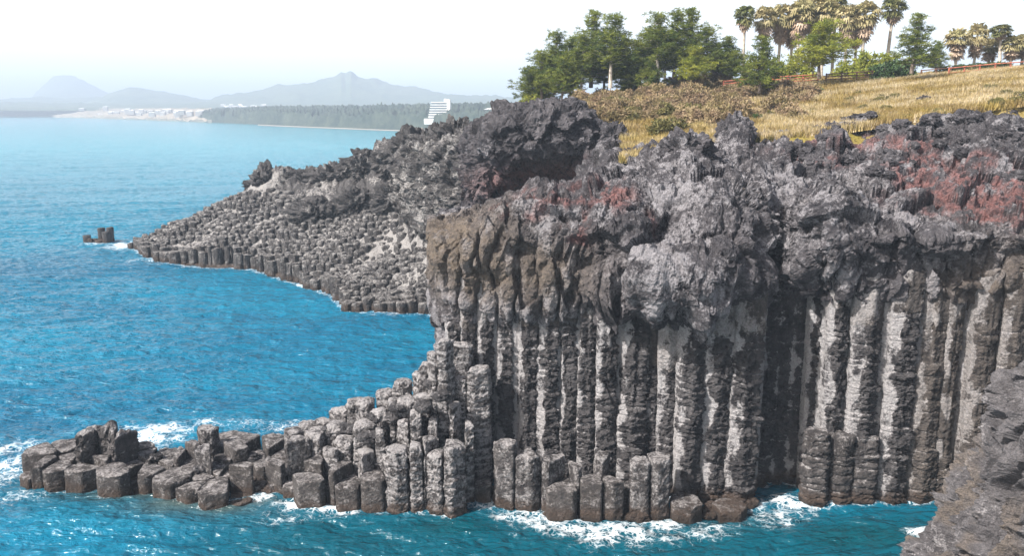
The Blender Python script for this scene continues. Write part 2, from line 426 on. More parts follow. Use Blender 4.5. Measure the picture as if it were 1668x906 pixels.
# ================================================================== SETTING: the sea-cliff
def catmull(C, t):
    """C (n,...) control rows at integer params, evaluated at t"""
    n = len(C); i = np.clip(np.floor(t).astype(int), 0, n - 2); u = t - i
    p0 = C[np.maximum(i - 1, 0)]; p1 = C[i]; p2 = C[i + 1]; p3 = C[np.minimum(i + 2, n - 1)]
    u = u.reshape(-1, *([1] * (C.ndim - 1))); k = .42
    m1 = (p2 - p0) * k; m2 = (p3 - p1) * k
    return (2 * u**3 - 3 * u**2 + 1) * p1 + (u**3 - 2 * u**2 + u) * m1 + (-2 * u**3 + 3 * u**2) * p2 + (u**3 - u**2) * m2
def resample(C, axis, step):
    C = np.moveaxis(C, axis, 0); d = np.linalg.norm(np.diff(C, axis=0), axis=-1)
    d = np.percentile(d.reshape(len(d), -1), 70, axis=1)
    ts = []
    for i, L_ in enumerate(d):
        s = step(i) if callable(step) else step
        ts.append(i + np.arange(max(1, int(L_ / s))) / max(1, int(L_ / s)))
    ts = np.concatenate(ts + [[len(C) - 1]])
    return np.moveaxis(catmull(C, ts), 0, axis)

MC = [(742,16,12.5),(765,15),(792,17),(822,17),(858,18),(893,19),(925,16),(957,20),(990,20),(1030,26),(1064,16),(1091,19),(1124,25),(1167,24),(1210,29),(1246,17),(1270,18),(1296,18),(1325,18),(1358,23),(1405,26),(1462,29),(1510,25),(1545,17),(1592,27),(1641,26),(1690,26),(1742,26),(1796,26)]
Yl = np.array([[742,61.2],[800,61.],[900,60.3],[1000,59.6],[1060,59.4],[1124,58.2],[1210,57.6],[1250,61.2],[1300,61.4],[1325,60.2],[1358,58.6],[1462,57.6],[1545,57.9],[1641,57.4],[1796,56.5]])
XC = np.array([wY(c[0], 500, np.interp(c[0], Yl[:, 0], Yl[:, 1]))[0] for c in MC]); XB = (XC[1:] + XC[:-1]) / 2
# per azimuth: crest px, wall Y, then (py, Y) for under, lip, face, crest, back1..3
CL = [
 (742, 78, (500,77), (470,77), (430,76), (385,76), (372,78), (368,82), (366,88)),
 (702, 70, (520,67), (480,65.5), (410,64.5), (366,65), (356,70), (352,77), (352,86)),
 (722, 65, (530,62.6), (505,61.3), (410,60.9), (362,62.3), (348,68), (345,77), (350,88)),
 (775, 63.2, (535,61.6), (510,60.2), (405,59.8), (352,61.5), (340,68), (338,78), (345,90)),
 (845, 62.6, (530,61.2), (505,59.7), (400,59.4), (338,61), (322,67), (322,80), (330,96)),
 (925, 62, (530,60.8), (505,59.2), (400,59.0), (326,61.5), (306,69), (308,82), (315,98)),
 (1000, 61.4, (500,60.3), (470,58.6), (410,58.0), (308,61.5), (288,69), (272,79), (252,88)),
 (1060, 61.0, (530,60), (515,57.4), (430,56.3), (304,61), (286,68), (262,76), (246,84)),
 (1130, 60.6, (525,59.6), (500,57.0), (420,56.2), (298,60.5), (280,68), (255,75), (236,82)),
 (1195, 60.6, (510,59.6), (480,57.4), (400,56.9), (302,60.5), (282,68), (255,75), (232,82)),
 (1262, 64.0, (560,62.8), (470,61.3), (390,60.2), (318,61.5), (290,67), (255,74), (228,82)),
 (1335, 61.4, (510,60.2), (480,58.6), (395,57.2), (330,60), (290,67), (250,74), (222,82)),
 (1450, 60.6, (510,58.8), (480,57.2), (400,56.9), (374,57.6), (325,64), (255,72), (208,82)),
 (1560, 60.0, (500,58.3), (470,56.9), (396,56.6), (376,57.6), (325,64), (245,72), (192,82)),
 (1680, 59.4, (490,58.0), (465,56.6), (394,56.4), (374,57.4), (310,65), (225,72), (176,82)),
 (1830, 58.4, (490,57.2), (465,55.9), (394,55.7), (374,56.8), (300,65), (220,72), (165,82)),
]
rows = []
for (px, Yw, un, lp, fc, cr, b1, b2, b3) in CL:
    X = wY(px, cr[0], cr[1])[0]
    pts = [(X, Yw, -2.5), (X, Yw, 5), (X, Yw - .2, 11), (X, un[1], zof(un[1], un[0])), (X, lp[1], zof(lp[1], lp[0])), (X, fc[1], zof(fc[1], fc[0])), (X, cr[1], zof(cr[1], cr[0]))]
    for b_ in (b1, b2, b3):
        f = b_[1] / cr[1]; pts.append((X * (1 + (f - 1) * (.75 if px > 900 else .2)), b_[1], zof(b_[1], b_[0])))
    e = pts[-1]; pts.append((e[0], e[1] + 9, e[2] - (.6 if px > 950 else 12)))
    rows.append(pts)
CN = np.array(rows, float)                       # (columns, profile, 3)
NET = resample(resample(CN, 1, lambda i: (.3 if i < 2 else .105) if i < 6 else (.13 if i < 8 else .22)), 0, .10)
nrm = grid_normals(NET)
if nrm[len(nrm)//2, NET.shape[1]//4][1] > 0: nrm = -nrm
Pf = NET.reshape(-1, 3); Nf = nrm.reshape(-1, 3)
prof_t = np.tile(np.linspace(0, 1, NET.shape[1]), NET.shape[0])
z = Pf[:, 2]; topness = sst(.2, .85, Nf[:, 2]); crust = sst(11.5, 14.5, z); wall = 1 - crust
q = Pf
warp = np.stack([perlin(q / 3.1, 31), perlin(q / 3.1, 32), perlin(q / 3.1, 33)], 1)
qw = q + warp * .6
big = ridged(qw / 6.5, 2, 1) * .5
F1, F2, cid = worley(qw / 2.7 * np.array([1.15, 1, .62]), 4)
blocks = facet(q + warp * .5, (3.8, 3.8, 3.8), 4, .42, .15, .09) + facet(q + warp * .3, (1.5, 1.5, 1.4), 5, .34, .10, .06) * .9
K1, K2, kid = worley(q / np.array([1.3, 1.3, 1.5]) + warp * .2, 24); mid_ = facet(q + warp * .15, (.75, .75, .65), 6, .32, .07, .05) + np.abs(perlin(q / .9, 7)) * .10
small = facet(q, (.36, .36, .3), 14, .42, .07)
fine = fbm(q / .5, 4, 40, .72) * .07
# vertical creases carried up from the columns
vert = ridged(qw * np.array([.75, .75, .07]), 2, 77) * .45
pxa = Pf[:, 0] / (Pf[:, 1] * CT + 2.2) * F + 834
left_smooth = np.maximum(sst(1010, 900, pxa) * sst(20.8, 19.6, z), sst(1330, 1420, pxa) * sst(18.9, 17.9, z))
xw = q[:, 0] + fbm(q * np.array([.5, .5, .45]), 2, 131) * .5; ib = np.clip(np.searchsorted(XB, xw), 1, len(XB) - 1); wd = XB[ib] - XB[ib - 1]; du = np.minimum(np.abs(xw - XB[ib]), np.abs(xw - XB[ib - 1]))
pan = (np.sqrt(np.clip(du / (wd * .5), 0, 1)) - .75) * .42 - (.12 + .5 * sst(-.15, .35, fbm(q / np.array([1.5, 1.5, 2.6]), 2, 140))) * np.exp(-(du / .08) ** 2)
panm = sst(11.5, 13.5, z) * np.where(left_smooth > .01, sst(20.2, 17.8, z), sst(18., 15.5, z) * .6)    # the smooth brown left face
amp = 1 - left_smooth
L1, L2, lid = worley(q / np.array([2.3, 4.5, 5.5]) + warp * .3 + np.stack([perlin(q / 1.1, 96), 0 * z, perlin(q / 1.1, 97)], 1) * .12, 91); slab = facet(q + warp * .2, (1.6, 3., 3.2), 92, .22, .06, .04) + fbm(q / 1.5, 3, 98) * .22 - .5 * sst(.32, .5, perlin(q / 1.7, 99))
lm = np.zeros(len(q))
for px, py, Y, r in [(1052,445,57,2.7),(1150,470,57,2.6),(1232,455,59,1.9),(1312,430,58.5,2.0),(1105,330,60,2.6),(1180,345,59,2.)]:
    c = wY(px, py, Y); lm = np.maximum(lm, np.exp(-(((q - c) / r) ** 2).sum(1) ** 1.5))
disp = crust * (1 - .55 * lm) * ((big * .8 + blocks * (1 - .25 * topness)) * (1 - .9 * left_smooth) + left_smooth * slab + mid_ * (1 - .75 * left_smooth) + small * (1 - .5 * left_smooth)) + fine * (1 - .5 * left_smooth) + (1 - topness) * crust * vert * .45 * (1 - .6 * left_smooth) * (.5 + .5 * sst(20, 14, z))
disp += panm * pan
disp -= crust * (1 - left_smooth) * sst(.22, .40, perlin(qw / np.array([1.5, 1.5, 1.9]), 101)) * .6
disp += crust * sst(18.2, 16.6, z) * (1 - left_smooth) * fbm(np.column_stack([q[:, 0] / 1.9, 0 * z, 0 * z + 3]), 2, 121) * 1.5
disp += wall * (vert * .5 + mid_ * .5 + fine)
disp += topness * crust * (ridged(q / 3.3, 4, 50) * .4 - .75)
# broad hanging lumps of lava on the face (px, py, Y, radius, height) and hollows
def lump(px, py, Y, r, h, flat=1.0):
    c = wY(px, py, Y); d = (Pf - c) / np.array([r, r * 1.5, r * flat]); return h * np.exp(-(d ** 2).sum(1) * 1.2)
for a in [(1052,440,57,2.5,2.0,1.1),(1150,468,57,2.4,2.1,1.1),(1228,455,59,1.6,1.6,1.4),(1310,430,58.5,1.8,1.2,1.2),(1150,320,61,2.4,1.2,.8),
          (1370,350,59,3,1.0,1.),(880,470,60,2.2,.7,1.3),(900,360,60,3,.7,.8),(760,400,61,2.6,.5,.7),
          (1080,345,58.5,2.2,-1.3,.9),(1235,395,59.5,1.6,-1.3,.8),(850,410,60,.9,-1.1,.4),(1280,480,62,2.0,-1.6,1.6),(1000,430,58,1.2,-.8,1.4),(1105,490,57,.55,-1.5,3.2),
          (1200,245,78,2.5,1.6,1.),(1120,265,70,2.6,1.4,1.),(1590,225,76,3.,.7,.8),(1060,275,72,2.6,-.4,1)]:
    disp += lump(*a)
# smooth upper columns showing on the left face: scalloped in x
xs = Pf[:, 0]
P2 = Pf + Nf * disp[:, None]
# red scoria, pale and brown zones: places on the rock itself
def zone(lst):
    r = np.zeros(len(P2))
    for px, py, Y, rx, rz, hgt in lst:
        c = wY(px, py, Y); d = (P2 - c) / np.array([rx, 8., rz]); r = np.maximum(r, hgt * np.exp(-(d ** 2).sum(1)))
    return r
red = zone([(975,315,62,2.4,1.0,1.),(900,322,64,3,.9,.8),(840,345,63,2.2,.5,.6),(940,370,60,1.2,1.6,.7),(1055,360,61,.6,1.0,.7),(1600,320,66,5.5,2.6,1.5),(1530,285,68,4.5,1.8,1.2),(1650,350,61,3,1.0,1.1),(1470,240,73,4,1.0,.7),
            (1400,230,78,6,.8,.8),(1250,240,80,4,.7,.6),(1330,260,73,2.5,.6,.6),(1560,250,72,4,.6,.6),(1480,330,62,2.,.8,.5)]) * np.clip(.75 + fbm(P2 / 1.4, 4, 90, .65) * 1.5 + (cid - .5) * .6, 0, 1.4)
pale = sst(.0, .5, fbm(P2 / np.array([3, 3, 2.]), 3, 93)) * .5 - .1 + wall * .7 + topness * .2 + left_smooth * (.15 + 1.2 * fbm(P2 / np.array([1.2, 1.2, 2.2]), 3, 133))
brown = zone([(740,400,62,5,3.4,1.3),(800,440,61,4,2.6,1.1),(880,440,60,4,2.5,.9),(1590,470,58,3,3,.9),(1660,450,58,3,3,.8),(1520,560,58,2.6,4,.5)])
red = sst(.12, .85, red) * .95
pale = pale + zone([(1055,440,57,2.4,2.6,.7),(1150,465,57,2.3,2.4,.6),(1110,320,60,4,1.2,.5),(1310,400,58,2.5,2.2,.4),(1260,330,62,4,1.5,.4),(1400,330,62,4,1.6,.4),(900,380,60,2,1.5,.2)])
mesh_np('cliff', P2, grid_faces(*NET.shape[:2]), M_crust, {'red': red, 'pale': pale, 'brown': brown}, False).update_tag()
tag(bpy.data.objects['cliff'], kind='structure')
for i in range(0, NET.shape[0], 12): FOOT.append((NET[i, 0, 0], NET[i, 0, 1] - .3, 1.2))

# ------------------------------------------------------------------ main columns
ordn = ['first', 'second', 'third', 'fourth', 'fifth', 'sixth', 'seventh', 'eighth', 'ninth', 'tenth', 'eleventh', 'twelfth', 'thirteenth', 'fourteenth', 'fifteenth', 'sixteenth', 'seventeenth', 'eighteenth', 'nineteenth', 'twentieth', 'twenty-first', 'twenty-second', 'twenty-third', 'twenty-fourth', 'twenty-fifth', 'twenty-sixth', 'twenty-seventh', 'twenty-eighth', 'twenty-ninth']
for k, c in enumerate(MC):
    px, hw = c[:2]; Y = np.interp(px, Yl[:, 0], Yl[:, 1]) + rng.uniform(-.25, .25); p = wY(px, 620, Y); r = hw / F * (Y + 3) * rng.uniform(.88, 1.14)
    ztop = c[2] if len(c) > 2 else (16.4 if px < 1320 else 17.2)
    poly = hexagon(p[:2], r, rng.uniform(-.2, .2) + .5, .08)
    rightish = px > 1480
    zs_ = zof(Y, rng.uniform(505, 540)) if px < 1230 or px > 1340 else 30
    if px > 1340: zs_ = zof(Y, rng.uniform(500, 530))
    if 1040 < px < 1110: zs_ = zof(Y, 600)
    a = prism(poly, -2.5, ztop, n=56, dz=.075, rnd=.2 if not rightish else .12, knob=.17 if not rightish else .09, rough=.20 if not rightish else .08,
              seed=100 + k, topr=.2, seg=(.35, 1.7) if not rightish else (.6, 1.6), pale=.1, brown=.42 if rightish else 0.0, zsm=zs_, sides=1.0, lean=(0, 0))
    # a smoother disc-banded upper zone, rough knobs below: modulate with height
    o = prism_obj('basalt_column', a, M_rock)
    kind_ = 'flat-faced brown' if rightish else ('shadowed dark' if 1230 < px < 1340 else 'knobbly banded grey')
    tag(o, f'tall {kind_} basalt column, {ordn[k]} from the left in the main cliff wall', 'rock column', 'tall columns of the main cliff wall')
    FOOT.append((p[0], Y, r))
# thin filler columns just behind, partly seen in the gaps
BK = []
for k in range(len(MC) - 1):
    px = (MC[k][0] + MC[k + 1][0]) / 2; Y = np.interp(px, Yl[:, 0], Yl[:, 1]) + .62; BK.append((px, Y))
for k, (px, Y) in enumerate(BK):
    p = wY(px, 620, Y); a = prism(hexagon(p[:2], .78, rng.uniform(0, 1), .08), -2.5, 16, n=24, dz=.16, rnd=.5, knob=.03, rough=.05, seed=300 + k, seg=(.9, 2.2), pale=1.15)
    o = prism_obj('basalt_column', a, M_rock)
    tag(o, 'pale smooth basalt column half hidden in a gap between two darker columns of the cliff wall', 'rock column', 'pale columns in the gaps of the cliff wall')

# ------------------------------------------------------------------ foreground shelf: blocks placed from the photograph (px, py, z, r)
BL = [
 # shelf tip and front row
 (70,733,2.35,1.2),(70,750,2.2,.95),(97,757,1.95,1.05),(138,757,2.0,1.15),(160,742,2.3,1.0),(190,763,2.2,1.2),(242,759,2.0,1.35),(288,774,1.9,1.35),(316,790,1.6,1.0),(354,789,1.7,1.4),
 (60,770,1.2,.9),(110,726,2.2,1.3),(140,728,2.1,1.0),
 (136,702,4.0,1.75),(166,699,4.2,1.9),(198,704,3.85,1.85),(226,728,2.0,1.0),(200,740,1.95,1.1),(238,738,1.9,1.1),(273,752,1.8,1.1),(266,738,1.8,1.0),
 (296,736,2.5,.95),(311,722,3.0,.62),(336,697,3.95,.85),(306,750,1.8,1.1),(340,732,3.4,1.2),(374,728,3.0,1.15),(350,762,1.9,1.35),(399,756,2.7,1.4),(447,748,2.9,1.2),
 (372,713,2.4,1.2),(402,716,2.7,1.2),(438,718,2.6,1.4),(420,735,1.9,1.3),(455,770,1.7,1.35),(492,781,1.5,1.15),(396,780,1.1,1.3),(392,806,.7,1.3),(430,806,.5,1.1),
 (485,715,4.4,1.3),(478,701,4.6,.9),(508,704,4.5,.9),(466,735,2.0,1.0),
 (516,752,3.3,1.2),(510,772,2.6,1.1),(536,786,1.7,1.1),(556,756,3.2,1.15),(574,779,2.3,1.3),(592,737,4.1,1.15),(612,769,2.9,1.15),(540,735,3.9,1.),(560,718,4.4,1.0),
 (630,742,4.0,.95),(652,727,5.0,1.05),(678,722,5.2,.9),(697,714,5.5,.95),(657,792,1.5,1.05),(630,800,1.0,1.0),(733,722,5.4,.9),(715,735,4.8,.8),(700,790,1.4,1.),(726,800,1.,.9),
 (755,787,1.7,.95),(787,782,1.8,.95),(812,800,.9,.9),(827,716,5.2,1.05),(860,737,4.4,1.05),(842,800,1.0,.8),(903,746,4.0,1.1),(917,786,2.4,1.2),(939,757,3.6,.8),(979,744,4.2,1.2),(966,776,3.0,.9),(995,776,3.0,.95),
 (1042,747,4.3,.95),(1071,744,4.4,.95),(1018,790,2.0,.8),(885,770,2.5,.8),(950,815,.7,1.2),(1000,830,.4,1.1),
 (1116,815,1.3,.9),(1190,822,.9,.9),
 # right bench of shorter columns
 (1334,702,5.5,.95),(1368,704,5.3,1.15),(1408,706,5.2,1.15),(1448,745,3.0,.8),
 # stair of broken columns climbing to the cliff corner
 (500,690,3.9,.7),(528,684,4.4,.75),(520,700,4.3,.8),(548,690,4.9,.85),(566,668,5.6,.8),(548,668,4.9,.6),(574,650,6.6,.7),(600,652,6.8,.8),(590,690,5.8,1.0),(624,640,7.3,.8),(622,668,6.4,.85),
 (652,622,8.2,.8),(640,650,7.2,.75),(660,648,7.4,.8),(625,702,5.6,.9),(656,690,6.2,.85),(688,609,9.0,.85),(695,645,7.9,.85),(676,672,7.,.8),(705,680,6.6,.8),(712,600,9.4,.8),
 (724,556,12.0,.95),(752,562,11.3,.7),(722,625,8.6,.8),(752,614,9.0,.72),(778,600,9.8,.85),(735,660,7.4,.75),(758,690,6.2,.7),(705,575,11.0,.7),(696,590,10,.6),
]
BL += [(120,742,2.0,1.0),(215,752,1.6,.9),(262,768,1.2,.9),(330,775,1.7,.9),(378,768,1.6,.9),(425,755,1.9,.9),(150,775,.9,.9),(225,785,.8,.9),(420,790,.9,.9),(372,745,2.2,.9)]
BL = np.array(BL); S = np.array([wz(b[0], b[1], b[2])[:2] for b in BL]); rad = BL[:, 3] * np.where(BL[:, 2] < 3.4, 1.42, np.where((BL[:, 0] > 495) & (BL[:, 0] < 790), 1.4, 1.15))
cells = voronoi_cells(S, rad, .022)
order = np.argsort(BL[:, 0]); used_lab = {}
base = empty
def blk_label(px, py, z, r):
    if 125 < px < 205 and z > 3.6: return {136: 'rugged dark upright rock stump, left of the three on the shelf tip', 166: 'rugged dark upright rock stump, middle of the three on the shelf tip', 198: 'dark upright rock stump, right of the three on the shelf tip'}[int(px)]
    if int(px) == 336: return 'lone narrow upright basalt stump beside the white foam behind the low shelf'
    if int(px) == 485: return 'tall square pale basalt block where the low shelf meets the rising stair'
    if int(px) == 455: return 'low dark hexagonal block with a hollow of pale pebbles in its top'
    return None
zone_names = [(0, 110, 'at the shelf tip'), (110, 215, 'near the three stumps'), (215, 300, 'on the left half-shelf'), (300, 385, 'around the lone stump'),
              (385, 470, 'on the right half-shelf'), (470, 560, 'where the shelf climbs'), (560, 640, 'on the lower stair'), (640, 720, 'on the upper stair'), (720, 800, 'below the cliff corner'),
              (800, 900, 'below the left face'), (900, 1030, 'below the cliff centre'), (1030, 1300, 'below the central columns'), (1300, 1700, 'on the right bench')]
for k, poly in enumerate(cells):
    if poly is None: continue
    px, py, zt, r = BL[k]; low = zt < 3.4
    stair = px > 490 and zt > 3.6 and px < 790; bench = px > 1300
    tl = rng.uniform(-.07, .07, 2); kn = .14 if bench else (.07 if stair else .015)
    rugged = 125 < px < 205 and zt > 3.6
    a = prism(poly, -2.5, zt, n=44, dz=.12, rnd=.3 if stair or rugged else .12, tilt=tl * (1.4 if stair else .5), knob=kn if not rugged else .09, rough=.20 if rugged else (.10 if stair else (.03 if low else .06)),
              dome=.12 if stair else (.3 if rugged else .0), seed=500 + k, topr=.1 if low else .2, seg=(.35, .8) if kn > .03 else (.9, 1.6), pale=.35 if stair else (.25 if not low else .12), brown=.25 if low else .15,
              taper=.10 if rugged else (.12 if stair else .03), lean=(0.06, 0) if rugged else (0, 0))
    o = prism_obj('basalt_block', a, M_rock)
    lab = blk_label(px, py, zt, r)
    if lab is None:
        zn = [n for a_, b_, n in zone_names if a_ <= px < b_][0]
        kd = ('low flat-topped' if low else ('rounded broken' if stair else 'upright')); tone_ = 'brown wet' if zt < 1.35 else 'grey'
        key = f'{kd} {tone_} basalt block {zn}'
        used_lab.setdefault(key, []).append((o, px)); o['_z'] = zt
    else: tag(o, lab, 'rock block', 'blocks of the foreground shelf and stair')
    FOOT.append((S[k][0], S[k][1], r))
for key, lst in used_lab.items():
    lst.sort(key=lambda t: t[1])
    for n, (o, px) in enumerate(lst):
        L_ = len(lst); s = key if L_ == 1 else (key + f', {ordn[n]} from left')
        tag(o, s, 'rock block', 'blocks of the foreground shelf and stair')
        if '_z' in o: del o['_z']

# pebbles in the hollow
pb = wz(455, 770, 1.7)
for k in range(7):
    a = rng.uniform(0, 6.28); rr = rng.uniform(0, .4); sv = rng.uniform(.08, .16)
    bpy_me = MB(); th = np.linspace(0, np.pi, 7); ph = np.arange(10) / 10 * 2 * np.pi
    V = np.array([[math.sin(t) * math.cos(f), math.sin(t) * math.sin(f), math.cos(t) * .6] for t in th for f in ph]) * sv
    V += fbm(V * 6 + k * 9, 2, k)[:, None] * .015
    bpy_me.add(V, grid_faces(7, 10, True)); o = bpy_me.build('pebble', M_barkpale, smooth=True)
    o.location = (pb[0] + math.cos(a) * rr, pb[1] + math.sin(a) * rr * .8, 1.78)
    tag(o, 'small pale pebble lying in the hollow on top of a low dark hexagonal block', 'pebble', 'pebbles in the hollow')

for k, (px, py, z_, s_) in enumerate([(445,800,.5,.7),(470,806,.4,.5),(520,800,.5,.6),(545,806,.4,.7),(600,806,.4,.6),(675,805,.5,.7),(745,806,.4,.6),(770,802,.5,.5),(862,830,.3,.6),(905,836,.3,.7),(955,842,.2,.6),(1040,842,.3,.7),(1075,838,.3,.5),(1150,838,.2,.6),(1160,826,.4,.5),
    (1220,820,.3,.5),(535,705,4.4,.5),(560,700,4.6,.6),(610,680,6.0,.5),(640,680,6.0,.6),(600,712,5.0,.6),(520,720,3.6,.6),(575,700,5,.5),(648,665,6.9,.5),(255,745,1.9,.4),(410,745,2.,.5),(325,765,1.9,.4),(690,660,7.6,.6),(720,645,8.4,.5),(705,625,8.6,.6)]):
    th_ = np.linspace(.02, np.pi - .02, 18); ph_ = np.arange(32) / 32 * 2 * np.pi; U = np.array([[math.sin(t) * math.cos(f), math.sin(t) * math.sin(f), math.cos(t)] for t in th_ for f in ph_]) * np.array([1.2, 1, .7]) * s_
    f1, f2, fc = worley(U / s_ * .9 + k * 5.1, k); V = U * (1 + (fc - .5) * .5 + (np.clip((f2 - f1) / .2, 0, 1) - .7) * .2 + fbm(U * 3 + k, 3, 5) * .2)[:, None]
    o = mesh_np('broken_rock', V, grid_faces(18, 32, True), M_rock, {'pale': np.full(len(V), .1)}, False); o.location = wz(px, py, z_)
    tag(o, 'broken wet dark rock awash in the foam at the foot of the columns' if z_ < 1 else 'broken grey rock lying loose among the basalt blocks of the shelf and stair', 'rock', 'broken rocks at the waterline' if z_ < 1 else 'loose rocks among the blocks')
# rock under and between the blocks
gx = np.arange(-36, 16, .3); gy = np.arange(50, 68, .3); GX, GY = np.meshgrid(gx, gy, indexing='ij'); pts = np.column_stack([GX.ravel(), GY.ravel()])
Sb = S; Zb = BL[:, 2]
Zb = np.array([Zb[np.linalg.norm(Sb - s_, axis=1) < 2.6].min() for s_ in Sb]); D2 = ((pts[:, None, :] - Sb[None]) ** 2).sum(2); W = 1 / (D2 + .15) ** 2; zt = (W * Zb).sum(1) / W.sum(1); dm = np.sqrt(D2.min(1))
zz = np.minimum(zt * .62 - .6, zt - 1.1) - sst(.6, 1.6, dm) * (zt + 1.5)
Pm = np.column_stack([pts, zz]); Pm[:, 2] += fbm(Pm / 1.0, 4, 61) * .35
o = mesh_np('rock_shelf', Pm, grid_faces(len(gx), len(gy)), M_rock, {'pale': np.full(len(Pm), .35), 'brown': np.full(len(Pm), .2)})
tag(o, kind='structure')

# ------------------------------------------------------------------ displaced boulders (ico-like sphere grids)
def boulder(name, c, rad3, seed, mat, rough=.35, n=48, red=None, ridge=1.0, tag_=None, under=0.0):
    th = np.linspace(0.02, np.pi - .02, n); ph = np.arange(2 * n) / (2 * n) * 2 * np.pi
    T, Ph = np.meshgrid(th, ph, indexing='ij'); U = np.column_stack([(np.sin(T) * np.cos(Ph)).ravel(), (np.sin(T) * np.sin(Ph)).ravel(), np.cos(T).ravel()])
    rm = float(np.mean(rad3)); Q_ = U * np.array(rad3) + seed * 17.3; S_ = rm
    F1_, F2_, ci = worley(Q_ / (S_ * .55), seed)
    d = 1 + rough * (.55 * (ridged(Q_ / (S_ * .9), 3, seed) - .6) + (sst(0, .3, F2_ - F1_) - .7) * .45 + (ci - .5) * .35 + .5 * np.abs(perlin(Q_ / (S_ * .3), seed + 5)) + .35 * np.abs(perlin(Q_ / (S_ * .14), seed + 6)) + .16 * fbm(Q_ / (S_ * .09), 3, seed + 8, .7))
    V = U * np.array(rad3) * d[:, None]
    if under: V[:, 1] += under * sst(0, -1, V[:, 2] / rad3[2]) * rad3[1]
    at = {'pale': np.full(len(V), -.1) + fbm(Q_ / S_, 2, 3) * .8}
    if red is not None: at['red'] = np.clip(red(V), 0, 1)
    o = mesh_np(name, V, grid_faces(n, 2 * n, True), mat, at, False); o.location = c
    if tag_: tag(o, *tag_)
    return o

# ================================================================== far headland
def tps(ctrl):
    C = np.array(ctrl, float); n = len(C); s = 40.
    xy = C[:, :2] / s; d = np.linalg.norm(xy[:, None] - xy[None], axis=2); K = np.where(d > 0, d * d * np.log(d + 1e-12), 0) + np.eye(n) * 2e-3
    A = np.zeros((n + 3, n + 3)); A[:n, :n] = K; A[:n, n] = 1; A[:n, n + 1:] = xy; A[n, :n] = 1; A[n + 1:, :n] = xy.T
    wv = np.linalg.solve(A, np.concatenate([C[:, 2], np.zeros(3)]))
    def f(x, y):
        p = np.column_stack([np.ravel(x), np.ravel(y)]) / s; d = np.linalg.norm(p[:, None] - xy[None], axis=2)
        return (np.where(d > 0, d * d * np.log(d + 1e-12), 0) @ wv[:n]) + wv[n] + p @ wv[n + 1:]
    return f
def W_(l): return [wY(*p) for p in l]
def Z_(l, z=0.6): return [wz(px, py, z) for px, py in l]
edge_px = [(218,408),(250,425),(300,436),(360,440),(410,446),(455,455),(500,470),(545,488),(568,508),(620,513),(680,516),(740,517)]
front = Z_([(px, py - 7) for px, py in edge_px], 1.6)
far_ctrl = front + W_([
 (240,385,170),(300,362,168),(350,338,170),(400,312,172),(430,300,172),(480,296,170),
 (300,395,160),(360,385,155),(420,370,155),(480,350,155),(550,330,155),(620,320,150),(680,320,145),(740,335,135),
 (420,415,148),(500,400,143),(580,385,140),(650,375,138),(720,375,130),
 (520,440,135),(600,450,126),(680,450,122),(740,440,118),(620,490,118),(700,490,116),
 (560,296,165),(620,272,160),(660,250,150),(700,250,140),(760,230,130)])
far_ctrl += [np.array([x, y, z]) for x, y, z in ((-20, 205, 3), (-45, 195, 0), (10, 190, 8), (20, 120, 12), (0, 130, 15.), (-78, 178, -1), (15, 105, 14))]
fz = tps(far_ctrl)
def in_front(x, y):
    """positive on the land side of the far headland's waterline"""
    e = np.array([wz(px, py, 0)[:2] for px, py in edge_px]); e = np.vstack([e[0] + (-.2, 3.), e, [60, e[-1][1] - 1]])
    yb = np.interp(x, e[:, 0], e[:, 1]) if False else None
    xs_, ys_ = e[1:, 0], e[1:, 1]; return y - np.interp(x, xs_, ys_)
tipx = wz(218, 405, 0)
# lattice of column heads
cs = 1.42; seeds = []
yy = 112.; r_ = 0
while yy < 182:
    for xx in np.arange(-80, 8, cs): seeds.append((xx + (r_ % 2) * cs / 2, yy))
    yy += cs * .866; r_ += 1
seeds = np.array(seeds) + rng.uniform(-.42, .42, (len(seeds), 2)); zf = fz(seeds[:, 0], seeds[:, 1])
pxs = np.array([834 + F * x / (y * CT - (z_ - H) * ST) for (x, y), z_ in zip(seeds, zf)]); pys = np.array([453 - F * (y * ST + (z_ - H) * CT) / (y * CT - (z_ - H) * ST) for (x, y), z_ in zip(seeds, zf)])
top_line = np.interp(pxs, [210,240,300,350,400,430,520,600,700,760], [392,378,352,330,308,308,330,335,345,352])
keep = (in_front(seeds[:, 0], seeds[:, 1]) > .3) & (seeds[:, 0] > tipx[0] - .2) & (pys > top_line - 4) & (pxs < 770) & (zf > -.3) & (rng.uniform(0, 1, len(zf)) > .10)
Sd = seeds[keep]; Zd = zf[keep]; PXd = pxs[keep]; PYd = pys[keep]; din = in_front(Sd[:, 0], Sd[:, 1])
steps = np.round(fbm(np.column_stack([Sd / 9.0, np.zeros(len(Sd))]), 2, 5) * 3.0) * .55 + fbm(np.column_stack([Sd / 2.0, np.zeros(len(Sd))]), 2, 6) * .35 + rng.uniform(-.16, .16, len(Sd))
Zt = np.maximum(Zd + .25 + steps * .6, .35) + np.where(din < 2.4, rng.choice([0, .3, .8, .1], len(Sd)), 0)
cells = voronoi_cells(Sd, cs * rng.uniform(.45, 1.0, len(Sd)), .05)
score = -((PYd - 300) * 1.0 + (din < 2.6) * 400)            # nearest and waterline ones first
idx = np.argsort(score); sel = set(idx[:285].tolist())
stuff = []
nfar = 0
